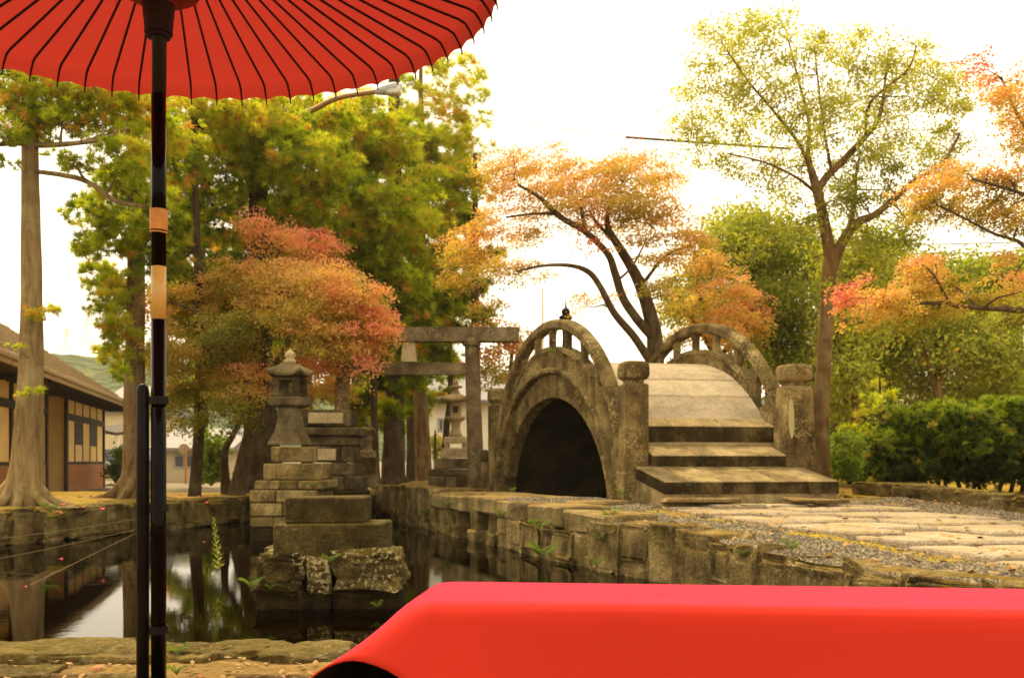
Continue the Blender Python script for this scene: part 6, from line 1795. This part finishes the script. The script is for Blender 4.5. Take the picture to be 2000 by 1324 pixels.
    t.conifer([(1745, 880, 36, 50, .3), (1790, 850, 50, 36, .34), (1850, 840, 56, 32, .36), (1820, 815, 50, 16, .62), (1870, 812, 50, 14, .62), (1780, 825, 40, 14, .6), (1920, 850, 56, 36, .34), (1990, 850, 60, 40, .34), (1960, 815, 40, 18, .55), (1740, 850, 30, 24, .5), (1770, 910, 46, 36, .16), (1840, 900, 60, 40, .14), (1910, 905, 60, 40, .14), (1980, 900, 60, 44, .14), (2040, 860, 50, 60, .3), (1735, 920, 26, 30, .22), (1880, 870, 40, 24, .3), (1990, 800, 40, 24, .5), (2050, 900, 50, 50, .15), (1760, 805, 20, 12, .62), (1845, 795, 26, 10, .66), (1900, 800, 20, 12, .6), (1950, 790, 30, 16, .62), (1722, 860, 16, 20, .6), (1800, 870, 30, 16, .55), (1890, 845, 26, 12, .6)], 14.6, 1 / 14, (.085, .022), 26, .5, .012, .02)
    t.done('dark_bark', 'hedge', 3)
    t = Tree("shrub", "bright green leafy shrub beside the pale-barked tree's foot", "shrub", P(1665, 950, 17))
    t.limb([(1660, 955, 10, 17), (1655, 900, 7, 17), (1650, 870, 4, 17)], .1, 6); t.limb([(1672, 955, 9, 17), (1685, 900, 6, 17)], .1, 6)
    t.broad([(1655, 870, 36, 22, .55), (1690, 875, 26, 22, .5), (1650, 910, 36, 28, .45), (1690, 915, 26, 26, .4), (1670, 895, 36, 30, .5), (1640, 890, 20, 26, .5)], 17, .3, (.075, .045), .9, .1, 24, .008)
    t.done('dark_bark', 'bright', 4)
    t = Tree("conifer_sapling", "young light-green conifer sapling rising behind the hedge's end", "sapling", P(1720, 945, 18.5))
    t.limb([(1722, 950, 10, 18.5), (1720, 850, 7, 18.5), (1718, 730, 3, 18.5)], .1, 6)
    t.conifer([(1718, 750, 16, 14, .6), (1716, 780, 30, 14, .62), (1740, 770, 24, 8, .62), (1700, 800, 34, 12, .6), (1740, 805, 34, 12, .6), (1690, 835, 40, 14, .58), (1735, 840, 40, 14, .55), (1710, 860, 40, 14, .5)], 18.5, 1 / 60, (.14, .02), 26, .5, .01, .02)
    t.done('dark_bark', 'cedar', 3)
    for (px, py, d, bl, lab, lm) in ((415, 935, 26, [(415, 900, 16, 34, .6), (408, 870, 12, 22, .6), (424, 880, 12, 30, .55), (418, 925, 18, 14, .5)], "bright green columnar shrub between the slim cedar and the fluted trunk", 'bright'),
                                     (232, 935, 34, [(232, 905, 14, 26, .35), (224, 920, 12, 16, .3), (240, 890, 12, 20, .4)], "dark green shrub beside the parked black car", 'bright'),
                                     (850, 890, 30, [(852, 868, 16, 16, .75), (862, 880, 14, 10, .7)], "small golden-leaved bush in front of the white house wall", 'airy')):
        t = Tree("shrub", lab, "shrub", P(px, py, d)); t.limb([(px, py + 10, 8, d), (px, py - 30, 5, d), (px, py - 50, 3, d)], .1, 6)
        t.broad(bl, d, .3, (.13, .08), .6, .14, 20, .01); t.done('dark_bark', lm, 4)
broadleaves()

def small_plants():
    def fern(name, p, n, L, lab, mat='bright', droop=.6, up=.9, grp=None, cat="fern", tint=.5):
        V, T = [], []
        for i in range(n):
            a = 6.283 * i / n + random.uniform(-.4, .4); e = np.array((math.cos(a), math.sin(a), 0)); ln = L * random.uniform(.6, 1.15)
            m = 9
            for k in range(1, m + 1):
                s = k / m; c = np.array(p) + e * ln * s * .75 + np.array((0, 0, ln * (up * s - droop * s * s)))
                side = np.array((-e[1], e[0], .1))
                for sg in (-1, 1):
                    w = ln * .30 * math.sin(math.pi * min(1, s * .85 + .12)); f = e * ln * .07; tip = c + side * sg * w + e * w * .35 - np.array((0, 0, w * .2))
                    V += [c - f, c + (tip - c) * .5 - f * .8, tip, c + (tip - c) * .5 + f * .8]; T += [tint + random.uniform(-.12, .12)] * 4
            # midrib
            for k in range(m):
                s0, s1 = k / m, (k + 1) / m
                q = lambda s: np.array(p) + e * ln * s * .75 + np.array((0, 0, ln * (up * s - droop * s * s)))
                w = np.array((0, 0, .004)); V += [q(s0) - w, q(s1) - w, q(s1) + w, q(s0) + w]; T += [tint] * 4
        o = raw(name, np.array(V) - np.array(p), 4, M[mat], None, {"tint": np.array(T)}); o.location = Vector(p)
        tag(o, lab, cat, grp)
    F = "ferns and weeds on the pond stones"
    for px, py, d, n, L, lab in ((646, 1098, 7.28, 7, .085, "fern with bright fronds sprouting from the pedestal's middle joint"), (490, 1148, 7.3, 8, .11, "trailing green fern at the water beside the pedestal's outer boulder"),
                                 (528, 1150, 7.28, 5, .06, "tiny fern hanging under the pedestal's first boulder"), (1062, 1090, 10.3, 9, .22, "large drooping fern in the corner where footbridge meets retaining wall"), (1052, 1035, 10.8, 7, .18, "pale fern spreading under the footbridge's last slab"),
                                 (1165, 1105, 9.6, 6, .12, "small fern low on the retaining wall"), (1190, 1012, 10.1, 6, .16, "leafy weed growing over the retaining wall's top corner"), (1454, 1090, 7.85, 6, .10, "round-leaved weed in a joint of the retaining wall"), (1548, 1072, 7.5, 6, .10, "yellow-green seedling in the gravel by the wall's edge"),
                                 (1214, 966, 12.35, 6, .12, "green weed at the foot of the bridge's near post"), (1080, 690, 14.6, 5, .11, "weed rooted in the ledge over the bridge arch"), (1126, 730, 14.15, 5, .08, "tiny weed on the bridge spandrel's mossy face"),
                                 (98, 1000, 12.9, 8, .18, "green fern on the mossy bank under the pale cedar"), (830, 1005, 16.0, 7, .16, "fern tuft on the quay wall before the torii"), (868, 990, 14.7, 6, .14, "small fern at the quay wall's corner by the footbridge"), (800, 975, 17.6, 6, .16, "bright weed near the top of the quay wall"),
                                 (612, 952, 13.6, 8, .10, "yellow-green weed on the lantern's lowest step"), (1178, 1060, 9.9, 6, .14, "ochre weed trailing down the retaining wall"), (345, 1278, 4.0, 6, .05, "tiny green sprout on the near shore beyond the pole"), (345, 1316, 3.35, 6, .04, "seedling with pale leaves at the pole's foot"), (736, 1186, 7.15, 5, .07, "yellow trailing weed at the pedestal's inner edge"), (980, 1010, 12.55, 6, .16, "mossy tuft hanging from the footbridge slab's edge"),
                                 (1000, 960, 14.3, 5, .08, "weed beside the arch foot next to the footbridge")):
        p = P(px, py, d); fern("fern", p, n + 3, L * 1.15, lab, 'bright', .8, 1.35, F, "fern", .42)
    # tall weed standing in the pond
    p = P(430, 1137, 9.0); R = thing("tall_weed", (p.x, p.y, -.02), "tall leafy weed with yellowish lower leaves standing in the pond", "weed")
    top = P(418, 1012, 9.0); mb = MB(); mb.tube([(p.x, p.y, -.3), (p.x - .01, p.y, .15), (top.x + .012, p.y, .38), top], [.006, .005, .004, .002], 6, 4); obj("stem", mb, M['line'], R)
    V, T = [], []
    for k in range(64):
        f = k / 63; c = np.array((p.x + (top.x - p.x) * (.15 + .85 * f) - .004, p.y, .12 + (top.z - .12) * f)); a = k * 2.4; L = .085 * (1 - .55 * f)
        e = np.array((math.cos(a), math.sin(a), .35 + .5 * f)); e /= np.linalg.norm(e); s = np.cross(e, (0, 0, 1)); s /= np.linalg.norm(s)
        V += [c, c + e * L * .5 + s * L * .17, c + e * L, c + e * L * .5 - s * L * .17]; T += [.95 - .6 * f + random.uniform(-.1, .1)] * 4
    tag(raw("foliage", np.array(V), 4, M['bright'], R, {"tint": np.array(T)}), kind='stuff')
    # fish
    for px, py in ((372, 1193), (434, 1200), (330, 1192), (366, 1221), (393, 1216), (440, 1218), (335, 1224), (492, 1260)):
        d = CAM_Z * FPX / (py - 900); q = P(px, py, d); mb = MB(); e = random.uniform(-.3, .3)
        ax = Vector((math.cos(e), math.sin(e), 0)); ay = Vector((-ax.y, ax.x, 0)); c = Vector((q.x, q.y, -.022)); L = random.uniform(.05, .075)
        pts = [c - ax * L * .5, c - ax * L * .3, c, c + ax * L * .3, c + ax * L * .5]; mb.tube(pts, [.001, .006, .010, .006, .0015], 8, 3)
        t = c + ax * L * .48; mb.add([t, t + ax * L * .28 + ay * .010, t + ax * L * .2, t + ax * L * .28 - ay * .010, t + Vector((0, 0, .003))], [(0, 1, 2), (0, 2, 3), (0, 4, 2)])
        tag(obj("goldfish", mb, M['fish'], None, True), "small orange goldfish just under the pond surface near the umbrella pole", "fish", "goldfish in the pond")
    # fallen leaves one can count
    def maple_leaf(p, s, lab, mat='redleaf', yaw=0.0, grp="fallen leaves"):
        s *= .75
        vs = [(0, 0, .25)]; n = 14
        for k in range(n):
            a = 2 * math.pi * k / n + yaw; r = s * (1 if k % 2 == 0 else .45) * (.55 if k in (0, 1, 13) else 1)
            vs.append((r * math.cos(a), r * math.sin(a), .2 * s * math.sin(a * 2)))
        vs[0] = (0, 0, .12 * s); mb = MB(); mb.add([(p[0] + x, p[1] + y, p[2] + z) for x, y, z in vs], [(0, 1 + k, 1 + (k + 1) % n) for k in range(n)])
        tag(obj("fallen_leaf", mb, M[mat]), lab, "leaf", grp)
    for px, py, s, lab in ((123, 987, .085, "largest pink fallen leaf on the moss by the pale cedar"), (199, 995, .07, "pink fallen leaf on the moss toward the second cedar"), (161, 992, .05, "faint pink leaf between moss roots on the bank"), (117, 1003, .05, "small pink leaf right over the bank stones"), (402, 983, .07, "pink leaf on the bank by the slim cedar's foot")):
        p0 = P(px, py, 14.5); 
        for dd in np.arange(10.0, 24, .1):
            q = P(px, py, dd)
            if q.z <= gz(q.x, q.y) + .015: break
        maple_leaf((q.x, q.y, gz(q.x, q.y) + .03), s, lab, yaw=random.random() * 6)
    for px, py, s, lab in ((118, 1091, .05, "bright pink leaf floating in the reflection of the bank"), (49, 1145, .03, "tiny pink leaf floating on the pale cedar's reflection"), (398, 1058, .035, "pink leaf floating near the tall weed")):
        d = CAM_Z * FPX / (py - 900); q = P(px, py, d); maple_leaf((q.x, q.y, .004), s, lab, yaw=random.random() * 6)
    for px, py, s, lab in ((186, 1305, .028, "red fallen leaf on the earth beside the umbrella stand"), (392, 1321, .022, "dark red leaf at the lower edge past the pole"), (207, 1281, .02, "small rusty leaf on the long shore rock")):
        for dd in np.arange(3.2, 5, .02):
            q = P(px, py, dd)
            if q.z <= gz(q.x, q.y) + .01: break
        maple_leaf((q.x, q.y, gz(q.x, q.y) + .012), s, lab, yaw=random.random() * 6)
    # litter nobody would count
    C, n = [], 0
    while n < 1500:
        zone = random.random()
        if zone < .35: x, y = random.uniform(-3.2, 0), random.uniform(3.1, 4.25)
        elif zone < .6: x, y = random.uniform(0, 5.5), random.uniform(6, 13)
        elif zone < .9: x, y = random.uniform(-8, -3.5), random.uniform(12.5, 21)
        else: x, y = random.uniform(4, 8), random.uniform(11.5, 15)
        if in_poly(x, y, POND): continue
        C.append((x, y, gz(x, y) + .012 + (.05 if x > 1.4 and y < 12.5 and y > 5 else 0))); n += 1
    C = np.array(C); N = unit(n) * .35 + np.array((0, 0, 1)); N /= np.linalg.norm(N, axis=1, keepdims=True)
    size = np.where(C[:, 1] < 5, .022, .05)
    t = np.cross(N, unit(n)); t /= np.linalg.norm(t, axis=1, keepdims=True); b = np.cross(N, t); s = (size * RNG.uniform(.5, 1.2, n))[:, None]
    V = np.stack([C - t * s, C + b * s * .5, C + t * s, C - b * s * .5], 1).reshape(-1, 3)
    tag(raw("leaf_litter", V, 4, M['litterleaf'], None), kind='stuff')
    # surface roots on the near shore
    for pts, lab in (([(-2.05, 3.75), (-1.7, 3.7), (-1.35, 3.62), (-1.1, 3.5)], "long tree root crossing the near shore behind the umbrella stand"), ([(-1.0, 3.6), (-.8, 3.68), (-.62, 3.64), (-.5, 3.66)], "thin root on the earth beside the red cloth's edge")):
        mb = MB(); mb.tube([(x, y, gz(x, y) + .0) for x, y in pts], [.022, .015, .010, .004], 8, 6, .25); tag(obj("root", mb, M['cedar_bark'], None, True), lab, "root")
small_plants()

# ------------------------------------------------------------------ haze: pale air over the whole place
def haze():
    m, nt, out = nodes_of("haze")
    v = nt.nodes.new("ShaderNodeVolumePrincipled")
    v.inputs["Color"].default_value = (.96, .97, .95, 1)
    v.inputs["Density"].default_value = 0.0003
    v.inputs["Anisotropy"].default_value = 0.2
    nt.links.new(v.outputs[0], out.inputs["Volume"])
    mb = MB(); mb.box((0, 300, 37), 1300, 720, 78)
    tag(obj("haze", mb, m), kind='stuff')
haze()
